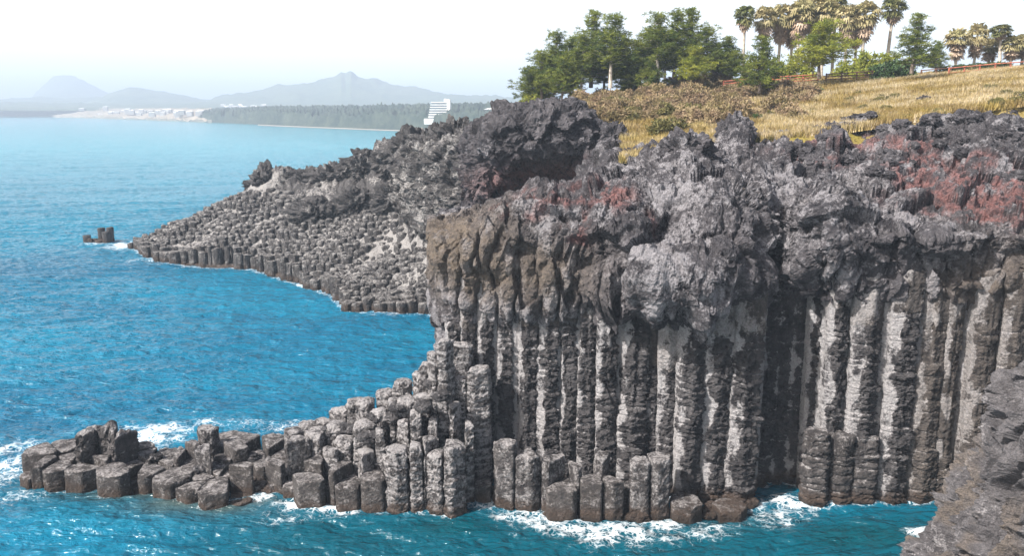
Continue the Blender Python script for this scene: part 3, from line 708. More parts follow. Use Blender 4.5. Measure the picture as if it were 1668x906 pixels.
for k, poly in enumerate(cells):
    if poly is None: continue
    isthing = k in sel
    edge_ = din[k] < 2.4
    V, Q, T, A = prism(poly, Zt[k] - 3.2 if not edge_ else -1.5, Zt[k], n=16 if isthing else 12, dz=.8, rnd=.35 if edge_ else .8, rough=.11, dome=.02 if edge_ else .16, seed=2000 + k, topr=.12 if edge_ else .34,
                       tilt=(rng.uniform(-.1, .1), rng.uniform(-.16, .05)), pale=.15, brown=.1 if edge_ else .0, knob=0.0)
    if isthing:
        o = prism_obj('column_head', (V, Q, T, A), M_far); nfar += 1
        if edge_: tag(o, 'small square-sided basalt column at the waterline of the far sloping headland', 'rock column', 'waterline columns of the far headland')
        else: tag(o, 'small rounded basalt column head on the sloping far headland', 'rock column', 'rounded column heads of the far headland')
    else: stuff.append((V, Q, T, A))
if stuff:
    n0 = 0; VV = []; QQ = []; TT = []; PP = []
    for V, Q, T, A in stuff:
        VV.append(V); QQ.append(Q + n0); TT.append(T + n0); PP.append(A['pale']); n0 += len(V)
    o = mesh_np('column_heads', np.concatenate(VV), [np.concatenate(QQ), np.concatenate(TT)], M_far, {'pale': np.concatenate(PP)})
    tag(o, 'mass of small rounded basalt column heads covering the far sloping headland', 'rock columns', None, 'stuff')
e = [wz(px, py, 0) for px, py in edge_px]
for a, b in zip(e[:-1], e[1:]):
    for t in np.linspace(0, 1, 8): p = a + (b - a) * t; FOOT.append((p[0], p[1] + .5, 1.0))

# headland ground: rough lava ridge
us = np.linspace(200, 1120, 620); Ys = np.geomspace(104, 215, 330); UU, YY = np.meshgrid(us, Ys, indexing='ij'); XX = (UU - 834) / F * YY * 1.01
zz = fz(XX, YY).reshape(XX.shape); Pn = np.stack([XX, YY, zz], -1)
q = Pn.reshape(-1, 3); pyq = 453 - F * (q[:, 1] * ST + (q[:, 2] - H) * CT) / (q[:, 1] * CT - (q[:, 2] - H) * ST); pxq = 834 + F * q[:, 0] / (q[:, 1] * CT - (q[:, 2] - H) * ST)
tl = np.interp(pxq, [210,240,300,350,400,430,520,600,700,760], [392,378,352,330,308,308,330,335,345,352])
rough_ = sst(8, -14, pyq - tl); F1, F2, cid = worley(q / 3.2, 70)
dz = rough_ * (ridged(q / 5., 4, 66) * .6 - .3 + (sst(0, .3, F2 - F1) - .5) * .5 + (cid - .5) * 1.0 + fbm(q / .9, 4, 68, .65) * .5) - (1 - rough_) * .48 + (1 - rough_) * fbm(q / 1.2, 3, 69) * .3
land = (in_front(q[:, 0], q[:, 1]) > -.2) & (q[:, 0] > tipx[0] - 3)
dfr = in_front(q[:, 0], q[:, 1]); dz -= sst(4.0, 1.2, dfr) * 1.6; q2 = q.copy(); q2[:, 2] += dz; q2[:, 2] = np.where(land, q2[:, 2], -3); q2[:, 2] -= sst(3, 0, q2[:, 0] - tipx[0]) * 3
for px, py, Y, r, h in [(440,292,171,5,2.2),(500,292,170,6,1.5),(600,272,160,4.5,2.2),(575,275,160,3,2),(625,268,158,3,2.5),(680,243,148,5,1.6),(540,285,166,4,1.5),(650,300,150,4,1.5),(730,240,135,6,2.5)]:
    c = wY(px, py, Y); d = ((q2[:, 0] - c[0]) ** 2 + (q2[:, 1] - c[1]) ** 2) / r**2; q2[:, 2] += h * np.exp(-d) * (1 + .5 * fbm(q / 2.2, 3, 71)) * sst(1.2, .7, d) 
pal = fbm(q2 / np.array([5, 5, 3.]), 3, 73) * .5 + .15
o = mesh_np('headland', q2, grid_faces(len(us), len(Ys)), M_far, {'pale': pal + .8 * (1 - rough_) * sst(.8, 2.5, q2[:, 2])}); tag(o, kind='structure')

for k, (px, py, Y, r, lab) in enumerate([(436,300,171,(2.6,2,2.2),'dark crag at the left end of the far headland ridge'),(462,298,171,(2.4,2,1.5),'low crag second from the left on the far headland ridge'),(505,298,170,(3.4,2.2,1.6),'broad low crag in the middle of the far headland ridge'),
  (545,293,166,(3.,2.2,1.8),'dark crag right of the broad one on the far headland ridge'),(600,276,160,(3.4,2.4,2.2),'square dark crag jutting above the far ridge against the sea'),(575,284,161,(2.,2.,1.8),'small crag leaning on the left of the square one on the far ridge'),
  (650,262,150,(2.6,2.2,2.2),'crag where the far ridge starts to rise towards the big outcrop'),(680,246,146,(3.,2.4,2.2),'tall crag on the rising far ridge'),(715,244,140,(2.8,2.4,2.2),'crag on the rising ridge left of the big outcrop'),(745,230,132,(2.6,2.2,2.),'dark crag at the left foot of the big outcrop summit'),
  (590,330,152,(3.2,2.,1.6),'dark ledge of rock in the upper part of the column slope'),(520,345,153,(3.6,2.,1.4),'dark ledge left in the upper part of the column slope'),(650,322,146,(3.,2.,1.8),'dark block under the ridge right of the ledge')]):
    boulder('lava_crag', wY(px, py, Y), tuple(v * 1.25 for v in r), 80 + k, M_far, .7, 52, tag_=(lab, 'rock', 'crags of the far headland'))
# pale columnar bluff right of the ridge, under the big outcrop
def netobj(name, C, step_u, step_v, mat, dispf, attrs=None, struct=True):
    N_ = resample(resample(np.array(C, float), 1, step_v), 0, step_u); n_ = grid_normals(N_)
    if n_[n_.shape[0] // 2, n_.shape[1] // 3][1] > 0: n_ = -n_
    P_ = N_.reshape(-1, 3); n_ = n_.reshape(-1, 3); P3 = P_ + n_ * dispf(P_, n_)[:, None]
    o = mesh_np(name, P3, grid_faces(*N_.shape[:2]), mat, attrs(P3) if attrs else None, False)
    if struct: tag(o, kind='structure')
    return o
def crag(P_, n_, a=1.0, s0=3):
    F1, F2, ci = worley(P_ / 2.4, s0); w2 = np.stack([perlin(P_ / 2, s0), perlin(P_ / 2, s0 + 1), perlin(P_ / 2, s0 + 2)], 1)
    Q_ = P_ + w2
    G1, G2, gi = worley(Q_ / .9, s0 + 5)
    Q3 = P_ + w2 * .5 + np.stack([perlin(P_ / .7, s0 + 31), perlin(P_ / .7, s0 + 32), perlin(P_ / .7, s0 + 33)], 1) * .3
    return a * (ridged(Q_ / 5, 3, s0 + 1) * .5 - .4 + facet(P_ + w2 * .4, (2.4, 2.4, 2.2), s0 + 3, .42, .16, .08) + facet(P_ + w2 * .2, (1.1, 1.1, .9), s0 + 4, .42, .13, .06) + facet(P_, (.45, .45, .38), s0 + 5, .5, .11) + fbm(Q3 / .45, 3, s0 + 13, .7) * .08)
BF = []
for px, t1, t2, Yf in [(640,300,248,140),(670,345,236,132),(710,352,232,124),(760,352,222,118),(810,350,215,114),(860,350,225,112)]:
    BF.append([wY(px - 5, t1 + 25, Yf - 2), wY(px, t1, Yf), wY(px, (t1 + t2) / 2, Yf + 2), wY(px + 2, t2 + 8, Yf + 4), wY(px + 4, t2, Yf + 8), wY(px + 4, t2 + 14, Yf + 24)])
netobj('headland_bluff', BF, .22, .2, M_far, lambda P_, n_: crag(P_, n_, 1.25, 23) + ridged(P_ * np.array([.5, .5, .05]), 2, 8) * .7 * (1 - np.abs(n_[:, 2])), lambda P_: {'pale': .2 + fbm(P_ / 3, 2, 5) * .8, 'red': np.zeros(len(P_))})

# the big outcrop: overhanging crag with a red hollow
BO = []
#      px   base   under(py,Y)  brow(py,Y)  mid  top  back
for px, lst in [
 (745, [(345,104),(330,104),(300,104),(270,105),(248,107),(240,110),(250,118)]),
 (775, [(345,102),(325,102),(290,101),(255,101),(218,103),(203,107),(215,118)]),
 (805, [(350,102),(322,103.5),(290,101),(240,99),(196,101),(184,106),(200,118)]),
 (850, [(350,102),(325,105),(280,103),(240,98),(192,99),(172,105),(190,118)]),
 (905, [(350,102),(322,106),(285,104),(240,98),(188,98),(164,104),(185,118)]),
 (945, [(345,102),(318,104),(290,102),(245,98),(196,98.5),(168,104),(190,118)]),
 (975, [(340,101),(310,102),(280,101),(250,99),(225,100),(202,105),(215,116)]),
 (1005, [(330,100),(300,100),(270,99),(245,99),(222,101),(206,105),(220,114)]),
 (1025, [(320,100),(290,102),(270,103),(250,104),(235,105),(225,107),(235,112)]),
]: BO.append([wY(px, a, b) for a, b in lst])
redc = wY(850, 300, 103)
redc2 = wY(940, 275, 103)
netobj('lava_outcrop', BO, .17, .15, M_crust, lambda P_, n_: crag(P_, n_, 1.0, 41),
       lambda P_: {'pale': fbm(P_ / 2.5, 3, 15) * .8 - .25 + sst(1010, 1040, P_[:, 0] / P_[:, 1] * F * 1.0 + 834) * .3, 'red': np.clip(1.25 * np.exp(-(((P_ - redc) / np.array([5., 6, 2.1])) ** 2).sum(1)) + .7 * np.exp(-(((P_ - redc2) / np.array([3., 6, 1.6])) ** 2).sum(1)), 0, 1)})

# ================================================================== grassy hillside
hill_ctrl = W_([(1040,250,84),(1120,245,80),(1200,232,80),(1300,226,79),(1400,212,79),(1520,196,78),(1668,174,78),(1800,166,78),(1950,160,78),
 (950,190,112),(1000,200,108),(1050,215,100),(1100,180,118),(1150,165,126),(1200,152,132),(1200,195,100),(1300,152,125),(1400,143,125),(1500,136,122),(1600,128,118),(1668,122,114),(1800,115,112),
 (1300,190,100),(1450,175,98),(1600,155,96),(870,176,138),(930,168,140),(1000,160,142),(1100,148,142),(1200,136,142),(1300,134,142),(1400,130,141),(1500,126,140),(1600,118,136),(1668,114,134),(1800,108,132),
 (820,195,150),(780,235,165),(840,190,175)])
hill_ctrl += [wY(px, py, 142) + np.array([dx, 60, dz]) for px, py, dx, dz in [(1000,160,0,0.3),(1200,136,0,.3),(1400,130,0,.3),(1600,118,0,.3),(1900,110,0,.3)]]
hz = tps(hill_ctrl)
us = np.linspace(845, 2050, 420); Ys = np.geomspace(76, 240, 260); UU, YY = np.meshgrid(us, Ys, indexing='ij'); XX = (UU - 834) / F * YY
zz = hz(XX, YY).reshape(XX.shape); q = np.stack([XX, YY, zz], -1).reshape(-1, 3)
q[:, 2] += fbm(q / 3.2, 4, 81) * .55
lim = sst(845, 885, np.repeat(us, len(Ys))); q[:, 2] -= (1 - lim) * 8
pyh = 453 - F * (q[:, 1] * ST + (q[:, 2] - H) * CT) / (q[:, 1] * CT - (q[:, 2] - H) * ST); pxh = 834 + F * q[:, 0] / (q[:, 1] * CT - (q[:, 2] - H) * ST)
q[:, 2] -= 3 * sst(79, 75, q[:, 1] + fbm(q / 5, 2, 8) * 2)
q[:, 2] -= 7 * sst(0, 14, pyh - np.interp(pxh, [900, 950, 1045, 1060], [186, 190, 247, 400]))
o = mesh_np('hillside', q, grid_faces(len(us), len(Ys)), M_ground); tag(o, kind='structure')
def hill_at(px, Y):
    x = (px - 834) / F * Y
    z_ = float(hz(x, Y)[0]); 
    x = (px - 834) / F * (Y * CT - (z_ - H) * ST); return np.array([x, Y, float(hz(x, Y)[0])])
def hill_py(px, py, Y0=80, Y1=160):
    """first point of the hillside met by the line of sight"""
    d = ray(px, py)
    for Y in np.arange(Y0, Y1, .5):
        t = Y / d[1]
        if H + d[2] * t < float(hz(d[0] * t, Y)[0]): return np.array([d[0] * t, Y, float(hz(d[0] * t, Y)[0])])
    return hill_at(px, Y1 - 20)

# grass tufts: too many to count
def tufts(name, n, mat, px0, px1, Y0, Y1, h0, h1, label, dens=None, blades=5, w=.07):
    px = rng.uniform(px0, px1, n); Y = np.exp(rng.uniform(math.log(Y0), math.log(Y1), n)); x = (px - 834) / F * Y; z_ = hz(x, Y)
    c = np.column_stack([x, Y, z_]); m = fbm(np.column_stack([x / 6, Y / 6, 0 * x]), 3, 99)
    if dens is not None: k = m > dens; c = c[k]; m = m[k]
    n = len(c); c = np.repeat(c, blades, 0); tone = np.repeat(np.clip(.5 + m * 1.2, 0, 1), blades) + rng.uniform(-.25, .25, n * blades)
    a = rng.uniform(0, 2 * np.pi, n * blades); le = rng.uniform(.2, .75, n * blades); h = rng.uniform(h0, h1, n * blades)
    c[:, 0] += rng.normal(0, .12, len(c)); c[:, 1] += rng.normal(0, .12, len(c))
    ax = np.column_stack([np.cos(a), np.sin(a), 0 * a]); ay = np.column_stack([-np.sin(a), np.cos(a), 0 * a])
    tip = c + ax * (le * h)[:, None] + np.array([0, 0, 1]) * h[:, None]
    V = np.stack([c - ay * w - [0, 0, .05], c + ay * w - [0, 0, .05], tip], 1).reshape(-1, 3); T = np.arange(len(V)).reshape(-1, 3)
    o = mesh_np(name, V, T, mat, {'tone': np.repeat(tone, 3)}, False); tag(o, label, 'grass', None, 'stuff')
tufts('dry_grass', 42000, M_grass, 1010, 1720, 78.5, 146, .35, .9, 'golden dry grass covering the slope above the lava')
tufts('green_grass', 26000, M_brushg, 1010, 1720, 78.5, 130, .3, .75, 'yellow-green patches of low growth in the dry grass', dens=.08)
tufts('straw_grass', 16000, M_straw, 1150, 1720, 78.5, 135, .4, 1.0, 'pale straw plumes scattered through the dry grass', dens=-.05, w=.05)

# rubble line between lava and grass and loose crags
def rock_label(px):
    return None
for k, (px, py, Y, r, lab) in enumerate([
 (1198,225,80,(1.5,1.4,1.7),'dark upright lava crag standing at the lower edge of the grass, left of centre slope'),
 (1118,250,72,(1.9,1.6,1.5),'dark jagged lava crag left of the upright one at the grass edge'),
 (1090,285,69,(1.4,1.3,1.0),'small dark lava knob below the jagged crag at the grass edge'),
 (1585,218,77,(2.9,2.2,1.5),'large black lava crag at the grass edge near the right side'),
 (1635,232,73,(1.8,1.6,1.1),'dark lava lump just below and right of the large black crag'),
 (1385,215,80,(1.2,1.,.7),'low dark rock among grass at the right centre of the slope foot'),
 (1440,222,79,(1.1,1.,.6),'low dark rock right of its twin at the slope foot'),
 (1505,165,96,(.7,.6,.5),'lone dark rock lying in the dry grass high on the right slope'),
 (1415,196,84,(2.2,1.4,.5),'flat pale rock slab lying in the dry grass'),
 (1290,250,76,(1.5,1.2,.9),'reddish lava lump at the grass edge below the centre slope'),
 (1000,225,98,(1.3,1.2,1.4),'brown lava knob at the right shoulder of the big outcrop'),
 (1022,240,96,(.9,.9,1.2),'pale grey lava knob at the far right shoulder of the big outcrop'),
 (1195,312,61.5,(.6,.5,.35),'small pale orange rock perched on the cliff crest')]):
    c = wY(px, py, Y)
    boulder('lava_boulder', c, r, 30 + k, M_barkpale if k == 12 else M_crust, .55, 40, tag_=(lab, 'rock', 'loose rocks above the cliff'))
for k in range(60):
    px = rng.uniform(1230, 1700); Y = rng.uniform(66, 81)
    i = np.argmin((P2[:, 0] - (px - 834) / F * Y) ** 2 + (P2[:, 1] - Y) ** 2); c = P2[i] + np.array([0, 0, .1]); s = rng.uniform(.25, .7)
    boulder('lava_rubble', c, (s * rng.uniform(.8, 1.5), s, s * .7), 60 + k % 7, M_crust, .5, 14, tag_=('small rough lava stone lying loose on the stony slope below the grass', 'rock', 'loose stones on the stony slope'))

# ------------------------------------------------------------------ islet off the far tip
ISL = [(141,383,1.6,.7),(153,389,.9,.9),(164,371,3.2,.8),(178,370,3.4,.75),(172,377,2.7,.7),(163,391,.8,.9),(175,388,1.0,.7),(148,388,1.1,.6)]
Si = np.array([wz(b[0], b[1], b[2])[:2] for b in ISL]); ci = voronoi_cells(Si, np.array([b[3] for b in ISL]) * 1.25, .03)
isl = empty('sea_stack', (Si[:, 0].mean(), Si[:, 1].mean(), 0))
tag(isl, 'small dark cluster of basalt columns standing alone in the sea off the far tip', 'sea stack')
for k, p in enumerate(ci):
    if p is None: continue
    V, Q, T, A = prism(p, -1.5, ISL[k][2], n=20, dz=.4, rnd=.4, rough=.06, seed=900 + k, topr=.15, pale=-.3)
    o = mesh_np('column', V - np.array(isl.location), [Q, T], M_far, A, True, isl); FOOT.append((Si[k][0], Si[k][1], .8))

# ------------------------------------------------------------------ nearer rock at the lower right corner
n = 420; m_ = 520; zz = np.linspace(-1.5, 16.2, n); th = np.linspace(R(95), R(300), m_)
cx0, cy0 = 37.2, 43.5
rz = np.interp(zz, [-2, 2, 5.5, 8.5, 11, 13, 14.5, 15.4, 16.2], [13.5, 12.6, 11.3, 10.4, 9.6, 8.6, 7.3, 5.5, 2.5])
ZZ, TH = np.meshgrid(zz, th, indexing='ij'); RR = rz[:, None] * (1 + .0 * TH)
Pn = np.stack([cx0 + RR * np.cos(TH), cy0 + RR * np.sin(TH) * .8, ZZ], -1); nn = np.stack([np.cos(TH), np.sin(TH), 0.25 + 0 * TH], -1).reshape(-1, 3); q = Pn.reshape(-1, 3)
w2 = np.stack([perlin(q / 2.2, 1), perlin(q / 2.2, 2), perlin(q / 2.2, 3)], 1); qq = q + w2 * .8
F1, F2, cid = worley(qq / 1.6, 12); G1, G2, gid = worley(qq / .6, 19)
lowm = sst(9.5, 6.5, q[:, 2])
d = ridged(qq * np.array([.42, .42, .10]), 3, 4) * 1.0 - .7 + facet(q + w2 * .4, (3.2, 3.2, 4.2), 16, .35, .14, .06) + facet(q + w2 * .3, (1.9, 1.9, 2.2), 12, .36, .13, .06) + facet(q, (.6, .6, .5), 13, .28, .10, .05) * (.35 + .7 * lowm) + facet(q, (.2, .2, .17), 15, .4, .10) * (.3 + .7 * lowm) + ridged(qq / 1.1, 3, 8) * .16 * (.4 + lowm) + fbm(qq / .3, 4, 9, .7) * .09 - .35 * sst(.2, .45, perlin(qq / .9, 10))
q = q + nn * d[:, None]
o = mesh_np('near_rock', q, grid_faces(n, m_), M_near, {'pale': -.1 + fbm(q / 2, 3, 5) * .6, 'brown': lowm * .7 * sst(-.1, .3, fbm(q / 2.4, 2, 6))}, False); tag(o, kind='structure')
for t in np.linspace(R(120), R(290), 20): FOOT.append((cx0 + 13 * math.cos(t), cy0 + 13 * .8 * math.sin(t), 1.2))

# ================================================================== sea
us = np.concatenate([np.linspace(-1200, -60, 60)[:-1], np.linspace(-60, 1700, 860), np.linspace(1700, 3000, 50)[1:]])
Ys = np.concatenate([np.linspace(4, 38, 20)[:-1], np.geomspace(38, 260, 600), np.geomspace(260, 1600, 260)[1:], np.geomspace(1600, 30000, 60)[1:]])
UU, YY = np.meshgrid(us, Ys, indexing='ij'); XX = (UU - 834) / F * (YY * CT + H * ST); q = np.stack([XX, YY, 0 * XX], -1).reshape(-1, 3)
near = sst(1300, 200, q[:, 1])
ang = R(-14); ca, sa = math.cos(ang), math.sin(ang); qr = np.column_stack([q[:, 0] * ca - q[:, 1] * sa, q[:, 0] * sa + q[:, 1] * ca, 0 * q[:, 0]])
wv = ridged(qr * np.array([.10, .26, 1]) + .3 * fbm(qr * .1, 2, 3)[:, None], 3, 5, .5) * .20 + ridged(qr * np.array([.35, .8, 1]), 3, 9, .55) * .10 + fbm(qr * np.array([.025, .06, 1]), 2, 12) * .5
q[:, 2] = wv * near - .05
FT = np.array(FOOT); reg = (np.abs(q[:, 0] + 15) < 80) & (q[:, 1] > 38) & (q[:, 1] < 190); dist = np.full(len(q), 50.); ii = np.where(reg)[0]
for ch in np.array_split(ii, 200):
    dd = np.sqrt(((q[ch][:, None, :2] - FT[None, :, :2]) ** 2).sum(2)) - FT[None, :, 2]; dist[ch] = dd.min(1)
foam = np.exp(-np.clip(dist, 0, 99) / .55) * .50
def gs(px, py, rx, ry, a):
    c = wz(px, py, 0); return a * np.exp(-(((q[:, 0] - c[0]) / rx / 1.25) ** 2 + ((q[:, 1] - c[1]) / ry / 1.25) ** 2) ** .8)
for g in [(255,715,3.2,2.0,.85),(215,708,3,1.6,.5),(430,700,4.5,1.4,.45),(340,700,3,1.4,.5),(10,770,3.2,4,.62),(60,810,2.6,1.6,.5),(20,735,3.4,2.6,.5),(0,830,4,2.4,.35),(520,835,2.6,1.5,.78),(570,845,2.,1.,.5),(470,852,2.5,1.2,.45),(480,700,2.2,1.6,.5),
          (810,835,2.2,1.2,.6),(860,850,2.6,1.4,.68),(930,862,3.2,1.5,.75),(1010,872,3.2,1.8,.78),(1080,856,2.4,1.3,.7),(1140,866,2.6,1.4,.55),(1230,822,2.2,1.2,.75),(1280,822,1.8,1.6,.85),(1260,845,2.8,1.6,.5),(1310,830,1.6,1.2,.5),
          (1500,876,1.0,.55,.95),(1530,880,.8,.5,.7),(660,850,3,1.2,.25),(740,835,2,1,.4),(1400,850,3,.8,.25),
          (205,402,4,5,.9),(235,425,5,3,.5),(180,402,4,3,.45),(330,438,6,2.5,.45),(420,450,5,2.,.3),(160,398,4,2,.6),(650,518,6,1.3,.45),(270,432,5,2.5,.5)]:
    foam = np.maximum(foam, gs(*g))
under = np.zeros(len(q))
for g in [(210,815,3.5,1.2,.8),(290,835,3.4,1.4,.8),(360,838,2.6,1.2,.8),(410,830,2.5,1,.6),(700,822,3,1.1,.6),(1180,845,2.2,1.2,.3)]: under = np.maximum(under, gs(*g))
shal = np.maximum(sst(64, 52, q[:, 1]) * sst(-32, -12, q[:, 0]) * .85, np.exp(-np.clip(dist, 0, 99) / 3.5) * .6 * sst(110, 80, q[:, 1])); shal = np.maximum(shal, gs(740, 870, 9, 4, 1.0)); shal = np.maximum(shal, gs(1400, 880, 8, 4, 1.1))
foam = np.clip(foam * (1 + fbm(q / 1.6, 3, 55) * .5), 0, 1); q[:, 2] += foam * .06 * near
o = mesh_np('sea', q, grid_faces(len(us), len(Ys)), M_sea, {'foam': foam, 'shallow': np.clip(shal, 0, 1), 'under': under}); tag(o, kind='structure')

# ================================================================== far coast and mountains
def land_mat(name, c1, c2, sc, c3=None, th=(.58, .66)):
    m, nt_, P, N, L = new_mat(name); b = NB(nt_); p = b.pos(); n1 = b.noise(p, sc, 5, .65); n2 = b.noise(p, sc * 6, 4, .7)
    c = b.mix(b.mapr(b.math('ADD', b.math('MULTIPLY', n1, .5), b.math('MULTIPLY', n2, .5)), .4, .6), c1, c2)
    if c3: c = b.mix(b.mapr(n1, *th), c, c3)
    L.new(c, P.inputs['Base Color']); P.inputs['Roughness'].default_value = .95; P.inputs['Specular IOR Level'].default_value = .1
    return m
M_forest = land_mat('coast_forest', (.012, .026, .022), (.06, .075, .055), .02)
M_plain = land_mat('coast_plain', (.20, .17, .13), (.36, .32, .27), .012, (.07, .09, .05))
M_mount = land_mat('mountain', (.05, .08, .05), (.10, .12, .07), .004)
M_sand = plain('sand', (.27, .25, .22), nscale=.05, var=.1)
def strip(name, pts, mat, namp=6, nsc=60., nu=500):
    """pts: list over px of profile [(py|None,Y,z|None)...]"""
    C = []
    for px, prof in pts:
        C.append([wz(px, pr[0], pr[2]) if pr[1] is None else (wY(px, pr[0], pr[1])) for pr in prof])
    C = np.array(C, float); t = np.linspace(0, len(C) - 1, nu); A_ = np.array([[np.interp(t, np.arange(len(C)), C[:, j, k]) for k in range(3)] for j in range(C.shape[1])])
    A_ = A_.transpose(2, 0, 1); s = np.linspace(0, C.shape[1] - 1, (C.shape[1] - 1) * 14 + 1)
    B_ = np.stack([np.stack([np.interp(s, np.arange(C.shape[1]), A_[i, :, k]) for k in range(3)], -1) for i in range(nu)])
    P_ = B_.reshape(-1, 3); e_ = np.tile(np.clip(s, 0, 1), nu)
    P_[:, 2] += ((ridged(P_ / nsc * np.array([1, 1, 2]), 4, 6) - .4) * namp + fbm(P_ / nsc * 5, 3, 9) * namp * .5) * e_
    o = mesh_np(name, P_, grid_faces(nu, len(s)), mat); tag(o, kind='structure'); return o
def shoreY(px): return wz(px, np.interp(px, [-300, 0, 200, 330, 480, 620, 740, 900], [187.5, 189, 194, 199.5, 206, 211.5, 216, 222]), 0)[1]
# wooded bluff coast behind the bay (px 330..900)
pl = []
for px, top in [(318,193),(335,182),(380,180),(450,178),(520,178),(600,178),(680,177),(760,176),(830,176),(900,178)]:
    Y0 = shoreY(px); z1 = lambda py, Y: (py, Y, None)
    pl.append((px, [(0, None, 0)[0:0] or (np.interp(px, [-300, 0, 200, 330, 480, 620, 740, 900], [187.5, 189, 194, 199.5, 206, 211.5, 216, 222]) + .2, None, -1), (top + (14 if px > 470 else 6), Y0 * 1.04, None), (top, Y0 * 1.22, None), (top - 1.5, Y0 * 1.9, None), (top + 2, Y0 * 2.4, None)]))
strip('coast_bluff', pl, M_forest, 7, 45, 700)
pl = []
for px, top in [(-500,186),(-200,185),(0,184),(120,184.5),(240,186),(330,188),(345,190)]:
    b0 = np.interp(px, [-500, 0, 200, 330, 480], [187., 189, 194, 199.5, 206]); Y0 = wz(px, b0, 0)[1]
    pl.append((px, [(b0 + .2, None, -1), (b0 - 2.2, Y0 * 1.02, None), (top - 2, Y0 * 1.12, None), (178, Y0 * 1.3, None), (180, Y0 * 1.4, None)]))
strip('coast_plain', pl, M_plain, 4, 60, 400)
# thin sand beach below the bluff
bp = []
for px in np.linspace(420, 900, 60):
    py = np.interp(px, [-300, 0, 200, 330, 480, 620, 740, 900], [187.5, 189, 194, 199.5, 206, 211.5, 216, 222]); a = wz(px, py + .8, .4); b_ = wz(px, py - .9, 1.2)
    bp += [a, b_]
V = np.array(bp); o = mesh_np('beach', V, grid_faces(60, 2), M_sand); tag(o, kind='structure')

def mountain(name, prof, Y, mat, base=180, depth=.25, namp=10, nsc=300):
    pl = [(px, [(base, Y * (1 - depth), None), (base - (base - py) * .45, Y * (1 - depth * .45), None), (py, Y, None), (base, Y * (1 + depth), None)]) for px, py in prof]
    return strip(name, pl, mat, namp, nsc, 500)
mountain('near_range', [(-400,174),(-100,172),(40,168),(120,170),(300,170),(360,166),(420,170),(520,168),(640,166),(700,158),(740,155),(780,156),(830,159),(900,165),(1000,168),(1500,172)], 4150, M_mount, namp=8, nsc=150)
mountain('mountain', [(330,172),(350,160),(400,152),(440,146),(500,138),(525,133),(545,125),(556,118),(563,120),(572,117),(582,124),(600,129),(640,140),(680,148),(720,154),(800,160),(900,166),(1100,172)], 4600, M_mount, namp=14, nsc=350)
mountain('hill', [(130,172),(160,160),(185,150),(212,144),(250,148),(285,153),(320,161),(350,168)], 4900, M_mount, namp=8, nsc=300)
mountain('dome_mountain', [(40,172),(60,152),(75,137),(88,128),(105,125),(122,126),(140,134),(160,144),(185,156),(200,168)], 6900, M_mount, namp=14, nsc=400)
mountain('low_range', [(-900,168),(-400,166),(0,161),(60,159),(200,160),(330,162),(420,162),(600,165)], 5300, M_mount, namp=8, nsc=300)

# hotel on the wooded shore
hp = wY(717, 197, 1150); Hs = 1150 / F
hotel = empty('hotel', hp); tag(hotel, 'large white stepped hotel block on the wooded far shore', 'hotel')
nfl = 8; fh = 30 * Hs / nfl
for k in range(nfl):
    x0 = (-19 + 6. * (k / nfl) ** 1.) * Hs; x1 = 12 * Hs; b_ = MB(); b_.box(x0, x1, -8, 10, k * fh + fh * .62, (k + 1) * fh, 0); b_.build('balcony_band', M_white, hotel)
    w_ = MB(); w_.box(x0 + 1, x1 - .5, -6.5, 9, k * fh, k * fh + fh * .62); w_.build('window_band', M_glass, hotel)
b_ = MB(); b_.box(12 * Hs, 17 * Hs, -9, 11, 0, 34 * Hs); b_.box(7 * Hs, 12 * Hs, -3, 8, 30 * Hs, 35 * Hs); b_.build('tower', M_white, hotel)
b_ = MB(); b_.box(-24 * Hs, 4 * Hs, -16, -9, -4, 4 * Hs); b_.build('podium', M_white, hotel)
# low buildings
def house(px, py, Y, w_, h_, lab, grp, nm='house'):
    c = wY(px, py, Y); r = empty(nm, c); b_ = MB(); b_.box(-w_ / 2, w_ / 2, -w_ * .3, w_ * .3, -6, h_); b_.build('wall', M_house, r)
    b_ = MB(); zz_ = h_; b_.add([(-w_ * .53, -w_ * .33, zz_), (w_ * .53, -w_ * .33, zz_), (w_ * .53, w_ * .33, zz_), (-w_ * .53, w_ * .33, zz_), (-w_ * .4, 0, zz_ + h_ * .3), (w_ * .4, 0, zz_ + h_ * .3)], [(0, 1, 5, 4), (2, 3, 4, 5), (3, 2, 1, 0)], [(0, 4, 3), (1, 2, 5)]); b_.build('roof', M_pole, r)
    tag(r, lab, 'building', grp)
for k in range(70):
    px = rng.uniform(155, 335); py = np.interp(px, [155, 220, 335], [188, 184, 187]) + rng.uniform(-3, 3); b0 = shoreY(px)
    house(px, py, b0 * rng.uniform(1.03, 1.14), rng.uniform(8, 17), rng.uniform(4, 8), 'tiny white house in the hazy town on the low far shore', 'houses of the hazy far town')
for k in range(26):
    px = rng.uniform(350, 430); b0 = shoreY(px); house(px, rng.uniform(174.5, 178), b0 * 2.0, rng.uniform(10, 22), rng.uniform(5, 12), 'tiny white building on the plateau above the wooded far bluff', 'buildings on the far plateau')
for k, (px, py, w_, h_, lab) in enumerate([(134,181,20,9,'pale isolated building at the left of the far town'),(172,178,16,8,'small white building high at the left of the far town'),(675,198,12,6,'small white house beside the hotel on the wooded shore'),(815,186,40,6,'long low pale building right of the hotel beside the outcrop'),(345,198,22,5,'low white building at the waterline where the far bluff begins')]):
    house(px, py, shoreY(px) * 1.12, w_, h_, lab, None)

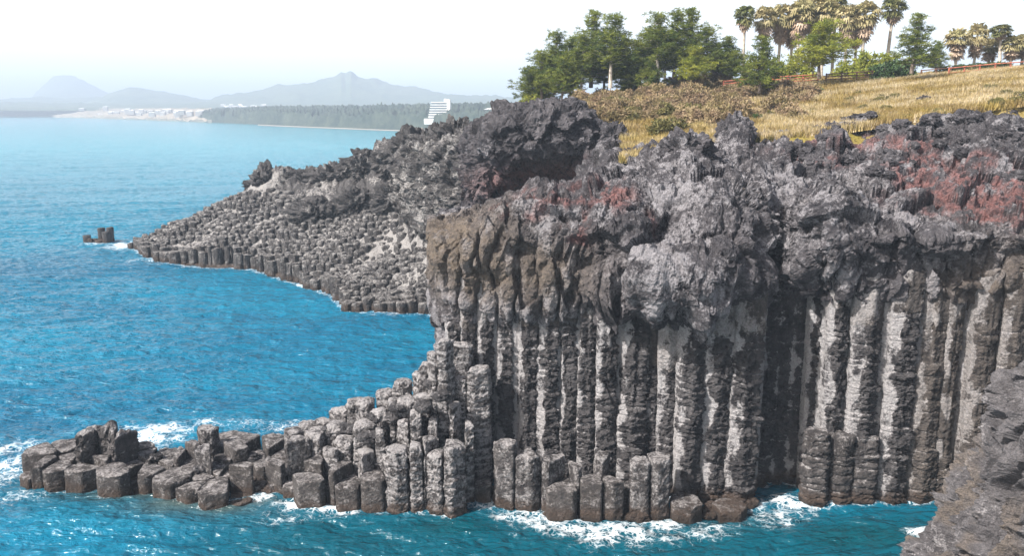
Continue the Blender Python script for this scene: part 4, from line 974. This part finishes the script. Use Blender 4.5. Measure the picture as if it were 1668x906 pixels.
# ================================================================== vegetation
def leaf_cluster(c, n, r, size, flat=1.0, up=.3, asp=.35):
    """n thin leaf quads round c"""
    d = rng.normal(size=(n, 3)); d /= np.linalg.norm(d, axis=1)[:, None] + 1e-9; d[:, 2] = np.abs(d[:, 2]) * (1 - up) + up * d[:, 2] + up * .3
    p = c + d * np.array([r, r, r * flat]) * rng.uniform(.3, 1, (n, 1)); a = d + rng.normal(0, .35, (n, 3)); a /= np.linalg.norm(a, axis=1)[:, None]
    b_ = np.cross(a, rng.normal(size=(n, 3))); b_ /= np.linalg.norm(b_, axis=1)[:, None] + 1e-9
    L_ = size * rng.uniform(.6, 1.3, (n, 1)); V = np.stack([p - b_ * L_ * asp * .5, p + b_ * L_ * asp * .5, p + a * L_ + b_ * L_ * asp * .3, p + a * L_ - b_ * L_ * asp * .3], 1)
    return V.reshape(-1, 3), np.arange(n * 4).reshape(-1, 4)
def make_pine(h, crown0, width, nb, seed, lab, bark=None, mat=None, lean=0., top=.35, spire=False):
    """trunk with branches; every branch ends in several pads of needles"""
    global rng
    keep_ = rng; rng = np.random.default_rng(seed)
    root = empty('pine_tree', (0, 0, 0)); t = MB(); zs = np.linspace(-.5, h * .96, 12); sw = rng.normal(0, .12, 2)
    bx = lean * (zs / h) ** 1.5 * h + np.sin(zs / h * 4 + seed) * .22; by = np.cos(zs / h * 3 + seed) * .2
    t.tube(np.column_stack([bx, by, zs]), np.interp(zs, [0, h], [.022 * h + .02, .03]), 8)
    lf = MB()
    for k in range(nb):
        u = (k + rng.uniform(0, 1)) / nb; zb = h * (crown0 + (1 - crown0) * u * .97); a = k * 2.4 + rng.uniform(-.5, .5)
        if rng.uniform() < .05: continue
        prof = (math.sin(min(1, u * 1.15 + .22) * math.pi * .93) ** .8 if not spire else (1.05 - u) ** .8)
        L_ = width * max(.16, prof) * rng.uniform(.6, 1.15); x0 = np.interp(zb, zs, bx); y0 = np.interp(zb, zs, by)
        e_ = np.array([x0 + math.cos(a) * L_, y0 + math.sin(a) * L_, zb + L_ * rng.uniform(.05, .4)])
        s_ = np.array([x0, y0, zb]); mid = (s_ + e_) / 2 + [0, 0, -.08 * L_]
        t.tube([s_, mid, e_], [.05 + .012 * L_, .035, .015], 5, cap=False)
        npad = max(2, int(L_ * 2.4)); tone = rng.uniform(.1, .9)
        for j in range(npad):
            f = (j + .8) / npad; c = s_ + (e_ - s_) * min(1, f + .05) + rng.normal(0, .28, 3) * np.array([1, 1, .5]) * (.4 + L_ * .22)
            for q_ in range(3):
                cc = c + rng.normal(0, .42, 3) * np.array([1, 1, .9]); V, Q = leaf_cluster(cc, 19, .24, .42, 1.15, .5, .20)
                lf.add(V, Q, c=np.clip(tone + rng.uniform(-.45, .45), 0, 1))
    for j in range(8):
        V, Q = leaf_cluster(np.array([bx[-1], by[-1], h * (1 - .025 * j)]) + rng.normal(0, .25, 3), 14, .3, .42, 1.1, .5, .34); lf.add(V, Q, c=.6)
    t.build('trunk', bark or M_bark, root); lf.build('crown', mat or M_pine, root); rng = keep_
    return tag(root, lab, 'pine tree')
PM = [make_pine(14, .26, 4.0, 46, 1, 'x'), make_pine(13, .30, 4.2, 44, 2, 'x', lean=.06), make_pine(15, .42, 3.3, 44, 3, 'x', M_barkpale), make_pine(11, .22, 4.0, 42, 4, 'x', lean=-.08), make_pine(14, .26, 3.3, 44, 5, 'x', spire=True), make_pine(12, .34, 4.4, 44, 6, 'x', mat=M_bright)]
for p in PM: p.hide_render = False
pine_used = set()
def put_pine(k, px, topy, Y, lab, wscale=1.0, group=None, basept=None):
    g = hill_at(px, Y) if basept is None else basept
    g[0] = wY(px, topy + 60, g[1])[0]
    hgt = zof(g[1], topy) - g[2]; ref = [14, 13, 15, 11, 14, 12][k]
    o = PM[k] if k not in pine_used else copy_tree(PM[k]); pine_used.add(k)
    o.location = g; s = hgt / ref; o.scale = (s * wscale * 1.15, s * wscale * 1.15, s); o.rotation_euler = (0, 0, rng.uniform(0, 6.28)); tag(o, lab, 'pine tree', group)
    return o
g1 = 'pines of the left grove'; g2 = 'pines of the second grove'
for k, px, ty, Y, lab, ws in [
 (3, 866, 110, 142, 'short bushy pine at the far left edge of the pine grove', 1.15),
 (1, 880, 84, 141, 'leaning pine second from the left edge of the grove', 1.1),
 (0, 905, 52, 143, 'round-topped pine in the left part of the grove', 1.1),
 (1, 930, 62, 146, 'dense pine behind, between the round-topped one and the tall narrow one', 1.1),
 (4, 966, 18, 142, 'tall narrow pine with the highest crown of the left grove', 1.1),
 (2, 948, 55, 138, 'pine just left of the tall narrow one with a thin pale trunk', 1.0),
 (2, 998, 24, 136, 'tall pine with a pale bent trunk, right end of the left grove', 1.1),
 (0, 1018, 62, 146, 'broad pine filling the gap between the two groves', 1.05),
 (3, 915, 96, 136, 'low dark pine in front at the foot of the left grove', 1.0),
 (1, 1040, 66, 144, 'pine at the left edge of the second grove', 1.1),
 (2, 1072, 22, 137, 'tall pine with pale trunk standing forward in the second grove', 1.15),
 (0, 1100, 18, 144, 'highest pine in the middle of the second grove', .95),
 (4, 1125, 14, 143, 'narrow tall pine right of the highest in the second grove', 1.15),
 (0, 1150, 44, 140, 'broad dense pine on the right side of the second grove', 1.15),
 (3, 1180, 62, 142, 'rounded pine at the right end of the second grove', 1.2),
 (5, 1128, 78, 134, 'low yellow-green pine under the second grove', 1.1),
 (3, 1055, 95, 135, 'low pine below the second grove above the dry brush', 1.0),
 (1, 985, 78, 147, 'shaded pine at the back of the left grove behind the pale trunks', 1.2),
 (1, 1060, 48, 146, 'pine behind the left part of the second grove, its top below the tall one', 1.2),
 (0, 1165, 72, 146, 'pine at the back right of the second grove, top half hidden', 1.3),
 (1, 1192, 84, 139, 'spreading low pine closing the right end of the second grove', 1.3),
 (2, 1085, 60, 139, 'pine in the front middle of the second grove with bare lower trunk', 1.2),
 (3, 1020, 100, 139, 'low spreading pine under the gap between the two groves', 1.3),
 (1, 935, 96, 139, 'middle-height pine in front of the left grove above the outcrop', 1.2),
 (3, 890, 120, 147, 'small pine behind the left edge of the grove', 1.2)]:
    put_pine(k, px, ty, Y, lab, ws, g1 if px < 1030 else g2)
gb = hill_py(1226, 166); put_pine(3, 1236, 62, gb[1], 'single round pine with slim pale trunk beside the red fence', .95, None, gb)
gb = hill_py(1336, 143); put_pine(5, 1338, 36, gb[1], 'spreading bright green pine in front of the palm group', 1.35, None, gb)
gb = hill_py(1483, 136); put_pine(4, 1490, 22, gb[1], 'dark conical pine right of the palm group, pointed top', 1.25, None, gb)
put_pine(3, 1522, 68, 138, 'small dark pine just right of the conical pine', .9)
# broadleaf shrubs/trees
def make_bush(name, r, h, n, mat, size, seed, flat=.75, stem=True):
    global rng
    keep_ = rng; rng = np.random.default_rng(seed); root = empty(name, (0, 0, 0)); lf = MB()
    nc = int(n / 14)
    for k in range(nc):
        d = rng.normal(size=3); d[2] = abs(d[2]); d /= np.linalg.norm(d); rr = rng.uniform(.45, 1.0) ** .5 * (1 + .28 * math.sin(3 * math.atan2(d[1], d[0]) + seed))
        V, Q = leaf_cluster(d * rr * np.array([r, r, h]), 14, .3 * r * .6, size, .8, .3, .5); lf.add(V, Q, c=np.clip(.5 + rng.normal(0, .25), 0, 1))
    lf.build('foliage', mat, root)
    t = MB()
    for k in range(5):
        a = k * 1.3; t.tube([(0, 0, -.3), (math.cos(a) * r * .3, math.sin(a) * r * .3, h * .45), (math.cos(a) * r * .6, math.sin(a) * r * .6, h * .8)], [.07, .05, .02], 5)
    t.build('stem', M_bark, root); rng = keep_
    return root
BM_ = {'brush': make_bush('dry_shrub', 1.6, 1.3, 2600, M_brush, .24, 11), 'olive': make_bush('olive_shrub', 1.6, 1.2, 2400, M_brushg, .22, 12), 'dark': make_bush('green_shrub', 1.3, 1.5, 1100, M_darkleaf, .28, 13), 'bright': make_bush('bright_green_tree', 2.4, 2.4, 2400, M_bright, .35, 14)}
bused = set()
def put_bush(kind, p, s, lab, cat='shrub', group=None):
    o = BM_[kind] if kind not in bused else copy_tree(BM_[kind]); bused.add(kind)
    o.location = p; o.scale = s if isinstance(s, tuple) else (s, s, s); o.rotation_euler = (0, 0, rng.uniform(0, 6.28)); tag(o, lab, cat, group)
put_bush('olive', hill_py(1086, 222), (1.5, 1.3, 1.3), 'dense yellow-green bush standing alone on the lower left grass slope')
put_bush('dark', hill_py(1096, 165), .9, 'small dark green bush among brown brush below the second grove')
put_bush('dark', hill_py(1324, 155), (.9, .9, .7), 'round green shrub left of the bright pine trunk on the grass slope')
put_bush('dark', hill_py(1255, 180), .5, 'small green plant in pale grass left of the slope centre')
put_bush('dark', hill_py(1232, 200), (.45, .45, .6), 'small upright green plant near the lower left of the grass slope')
put_bush('olive', hill_py(1437, 172), .45, 'tiny olive shrub alone high in the dry grass right of centre')
put_bush('bright', hill_at(1415, 140), (1.3, 1.3, 1.5), 'bright yellow-green tree behind the fence left of the conical pine', 'tree')
put_bush('bright', hill_at(1448, 143), (1.2, 1.2, 1.35), 'bright leafy tree touching the conical pine on its left', 'tree')
put_bush('bright', hill_at(862, 139), (.8, .8, .8), 'bright green shrub at the far left below the pines beside the outcrop', 'tree')
put_bush('dark', hill_at(1440, 133), (1.8, 1.5, 1.7), 'dark rounded shrub in front of the fence left of the conical pine', 'shrub')
put_bush('dark', hill_at(1462, 134), (1.6, 1.4, 1.9), 'dark shrub hugging the trunk of the conical pine', 'shrub')
put_bush('bright', hill_at(1270, 143), (1.0, 1, 1.1), 'yellow-green tree behind the red fence between two pines', 'tree')
put_bush('bright', hill_at(1300, 145), (1.1, 1, 1.3), 'yellow-green tree behind the red fence below the palms', 'tree')
put_bush('bright', hill_at(1380, 144), (1.1, 1, 1.1), 'green tree behind the brown fence right of the bright pine', 'tree')
put_bush('olive', hill_at(1225, 146), (1.3, 1, 1.3), 'olive shrub behind the red fence at its left end')
nb = 0
for (px0, px1, py0, py1, n_, kd) in [(930, 1010, 160, 195, 18, 'brush'), (1000, 1100, 148, 205, 38, 'brush'), (1090, 1200, 142, 212, 44, 'brush'), (1150, 1320, 150, 172, 16, 'brush'), (1120, 1185, 130, 150, 8, 'brush'), (1230, 1668, 150, 205, 34, 'tuft'), (980, 1180, 150, 200, 20, 'olive'), (1190, 1300, 150, 205, 12, 'brush')]:
    for _ in range(n_):
        px, py = rng.uniform(px0, px1), rng.uniform(py0, py1)
        if abs(px - 1086) < 25 and abs(py - 215) < 20: continue
        if kd == 'tuft':
            put_bush('olive', hill_py(px, py), tuple(rng.uniform(.3, .7, 3)), 'small olive tuft alone in the dry grass of the right slope', 'shrub', 'olive tufts in the grass'); continue
        put_bush(kd, hill_py(px, py), (rng.uniform(.7, 1.5), rng.uniform(.7, 1.2), rng.uniform(.7, 1.5)), 'tangled dry brown shrub on the slope below the pine groves' if kd == 'brush' else 'low olive shrub mixed in the brown brush below the pine groves', 'shrub', 'brown brush below the pines' if kd == 'brush' else 'olive shrubs in the brush')
for k in range(14):
    px = rng.uniform(1540, 1690); put_bush('olive' if k % 2 else 'dark', hill_at(px, 140), (1.2, 1, .9), 'low dark green shrub in the row at the foot of the right-hand palms', 'shrub', 'shrubs under the right palms')

# palms
def make_palm(h, cr, seed, skirt, mat):
    global rng
    keep_ = rng; rng = np.random.default_rng(seed); root = empty('fan_palm', (0, 0, 0)); t = MB(); zs = np.linspace(-.5, h, 9)
    bx = np.sin(zs / h * 2 + seed) * .25; t.tube(np.column_stack([bx, 0 * zs, zs]), np.interp(zs, [0, 1, h], [.36, .27, .22]), 9); t.build('trunk', M_barkpale, root)
    lf = MB(); sk = MB(); top = np.array([bx[-1], 0, h])
    def fan(b_, base_, d, L_, n, c, droop):
        d = d / np.linalg.norm(d); s = np.cross(d, [0, 0, 1.]); s /= np.linalg.norm(s) + 1e-9; u = np.cross(s, d); st = base_ + d * L_ * .45
        b_.add(np.array([base_ - s * .03, base_ + s * .03, st + s * .03, st - s * .03]), [(0, 1, 2, 3)], c=c)
        for k in range(n):
            a = (k / (n - 1) - .5) * 2.7; dd = d * math.cos(a) + s * math.sin(a); e1 = st + dd * L_ * .38 + u * L_ * rng.uniform(-.16, .16); e2 = st + dd * L_ * .62 + np.array([0, 0, -droop * L_ * rng.uniform(.1, .28)])
            sd = (-d * math.sin(a) + s * math.cos(a)) * L_ * .075
            b_.add(np.array([st, e1 - sd, e2, e1 + sd]), [(0, 1, 2, 3)], c=np.clip(c + rng.uniform(-.15, .15), 0, 1))
    for k in range(44):
        a = k * 2.4; el = rng.uniform(-.75, 1.35); d = np.array([math.cos(a) * math.cos(el), math.sin(a) * math.cos(el), math.sin(el)])
        fan(lf, top + rng.normal(0, .08, 3), d, cr * rng.uniform(.8, 1.1), 11, rng.uniform(0, 1), 1.0)
    for k in range(int(46 * skirt)):
        a = k * 2.4; el = rng.uniform(-1.45, -.45); d = np.array([math.cos(a) * math.cos(el), math.sin(a) * math.cos(el), math.sin(el)])
        fan(sk, top - np.array([0, 0, rng.uniform(0, 1.9) * skirt]), d, cr * rng.uniform(.5, .9), 8, rng.uniform(0, 1), .4)
    lf.build('fronds', mat, root); sk.build('dead_frond_skirt', M_skirt, root); rng = keep_
    return root
PL = [make_palm(10, 2.5, 1, 1.2, M_palm), make_palm(10, 2.1, 2, .5, M_palmg), make_palm(6, 2.4, 3, 1.2, M_palm), make_palm(10, 2.7, 4, 1.5, M_palm)]
pr = [10, 10, 6, 10]; pused = set()
def put_palm(k, px, cy, Y, lab, group, ws=1.0):
    g = hill_at(px, Y); g[0] = wY(px, cy + 40, Y)[0]; hh = zof(Y, cy) - g[2]; o = PL[k] if k not in pused else copy_tree(PL[k]); pused.add(k)
    o.location = g; s = hh / pr[k]; o.scale = (ws, ws, s); o.rotation_euler = (0, 0, rng.uniform(0, 6.28)); tag(o, lab, 'palm tree', group)
gp = 'tall fan palms behind the fence'
for a in [(1, 1212, 26, 150, 'slim green-headed palm standing alone at the left of the palm group', gp, .95),
 (0, 1244, 30, 152, 'brown-skirted palm, second from the left of the palm group', gp, .9),(3, 1272, 28, 154, 'thick brown-skirted palm, third from the left of the palm group', gp, 1.),(3, 1303, 22, 152, 'tall full palm left of the group centre', gp, 1.),
 (0, 1325, 30, 158, 'palm set back at the group centre behind the bright pine', gp, 1.),(0, 1344, 20, 153, 'tallest pale palm in the middle of the group above the bright pine', gp, 1.1),(1, 1360, 4, 158, 'highest palm whose head reaches the top of the picture, centre of the group', gp, 1.),
 (3, 1288, 40, 156, 'palm half hidden between the thick third palm and the tall full one', gp, .95), (0, 1318, 12, 155, 'upright palm left of the highest, its skirt merging with its neighbours', gp, 1.), (3, 1392, 42, 155, 'low-headed palm behind, between the ragged palm and the separate shaggy one', gp, .9),
 (3, 1377, 28, 150, 'palm right of the group centre with ragged brown skirt', gp, .9),(3, 1406, 24, 150, 'separate shaggy palm right of the dense palm group', gp, 1.05),(1, 1450, 14, 152, 'tall palm with dark green head standing alone above the conical pine', gp, 1.15)]: put_palm(*a)
gq = 'shorter fan palms on the right'
for a in [(2, 1558, 64, 142, 'shaggy palm at the left end of the right-hand palm row', gq, .95),(2, 1586, 58, 144, 'second palm from the left in the right-hand row', gq, .85),(1, 1628, 50, 143, 'tallest greenish palm of the right-hand row', gq, .95),
 (2, 1608, 76, 147, 'low brown palm left of the tallest in the right-hand row', gq, .9),(2, 1643, 72, 143, 'low brown palm just right of the tallest in the right-hand row', gq, .95),(2, 1663, 70, 145, 'brown palm at the picture edge in the right-hand row', gq, .95),(2, 1690, 68, 143, 'brown palm beyond the picture edge in the right-hand row', gq, .95)]: put_palm(*a)

# fence
def fence(pts, mat, lab, rails=3, hgt=1.15):
    r = empty('wooden_fence', pts[0]); tag(r, lab, 'fence'); P_ = np.array(pts); L_ = np.linalg.norm(np.diff(P_, axis=0), axis=1); c = np.concatenate([[0], np.cumsum(L_)]); o0 = P_[0]
    n = int(c[-1] / 2.0); at = lambda s: np.array([np.interp(s, c, P_[:, k]) for k in range(3)])
    for k in range(n + 1):
        p = at(k * c[-1] / n) - o0; b_ = MB(); b_.box(p[0] - .09, p[0] + .09, p[1] - .09, p[1] + .09, p[2] - .4, p[2] + hgt + .08); b_.build('post', mat, r)
    for j in range(rails):
        b_ = MB(); zr = hgt * (.25 + .7 * j / (rails - 1))
        b_.tube([at(s) - o0 + [0, -.12, zr] for s in np.linspace(0, c[-1], n + 1)], [.075] * (n + 1), 6); b_.build('rail', mat, r, True)
fence([hill_at(px, 135) + [0, 0, .45] for px in (1178, 1200, 1225)], M_redwood, 'short red wooden rail fence at the left end of the slope crest')
fence([hill_at(px, 135) + [0, 0, .45] for px in (1258, 1285, 1310, 1332)], M_redwood, 'bright red rail fence left of the bright green pine')
fence([hill_at(px, 135) + [0, 0, .45] for px in (1345, 1370, 1395, 1420)], M_brownwood, 'dark brown rail fence between the bright pine and the dark shrub')
fence([hill_at(px, 135) + [0, 0, .35] for px in (1500, 1530, 1548)], M_brownwood, 'low brown rail fence right of the conical pine', 2, .9)
fence([hill_at(px, 131) + [0, 0, .35] for px in (1545, 1580, 1620, 1665, 1720)], M_redwood, 'faded red-brown rail fence along the crest under the right palms', 2, 1.0)

# ================================================================== air
hm = bpy.data.materials.new('haze'); hm.use_nodes = True; hn = hm.node_tree; hn.nodes.clear(); out = hn.nodes.new('ShaderNodeOutputMaterial'); pv = hn.nodes.new('ShaderNodeVolumePrincipled')
pv.inputs['Color'].default_value = (.66, .80, .98, 1); pv.inputs['Density'].default_value = .00030; pv.inputs['Anisotropy'].default_value = 0.0
hn.links.new(pv.outputs[0], out.inputs['Volume'])
b_ = MB(); b_.box(-14000, 16000, -60, 31000, -8, 335); o = b_.build('haze', hm); tag(o, 'pale blue-white sea haze', 'haze', None, 'stuff')
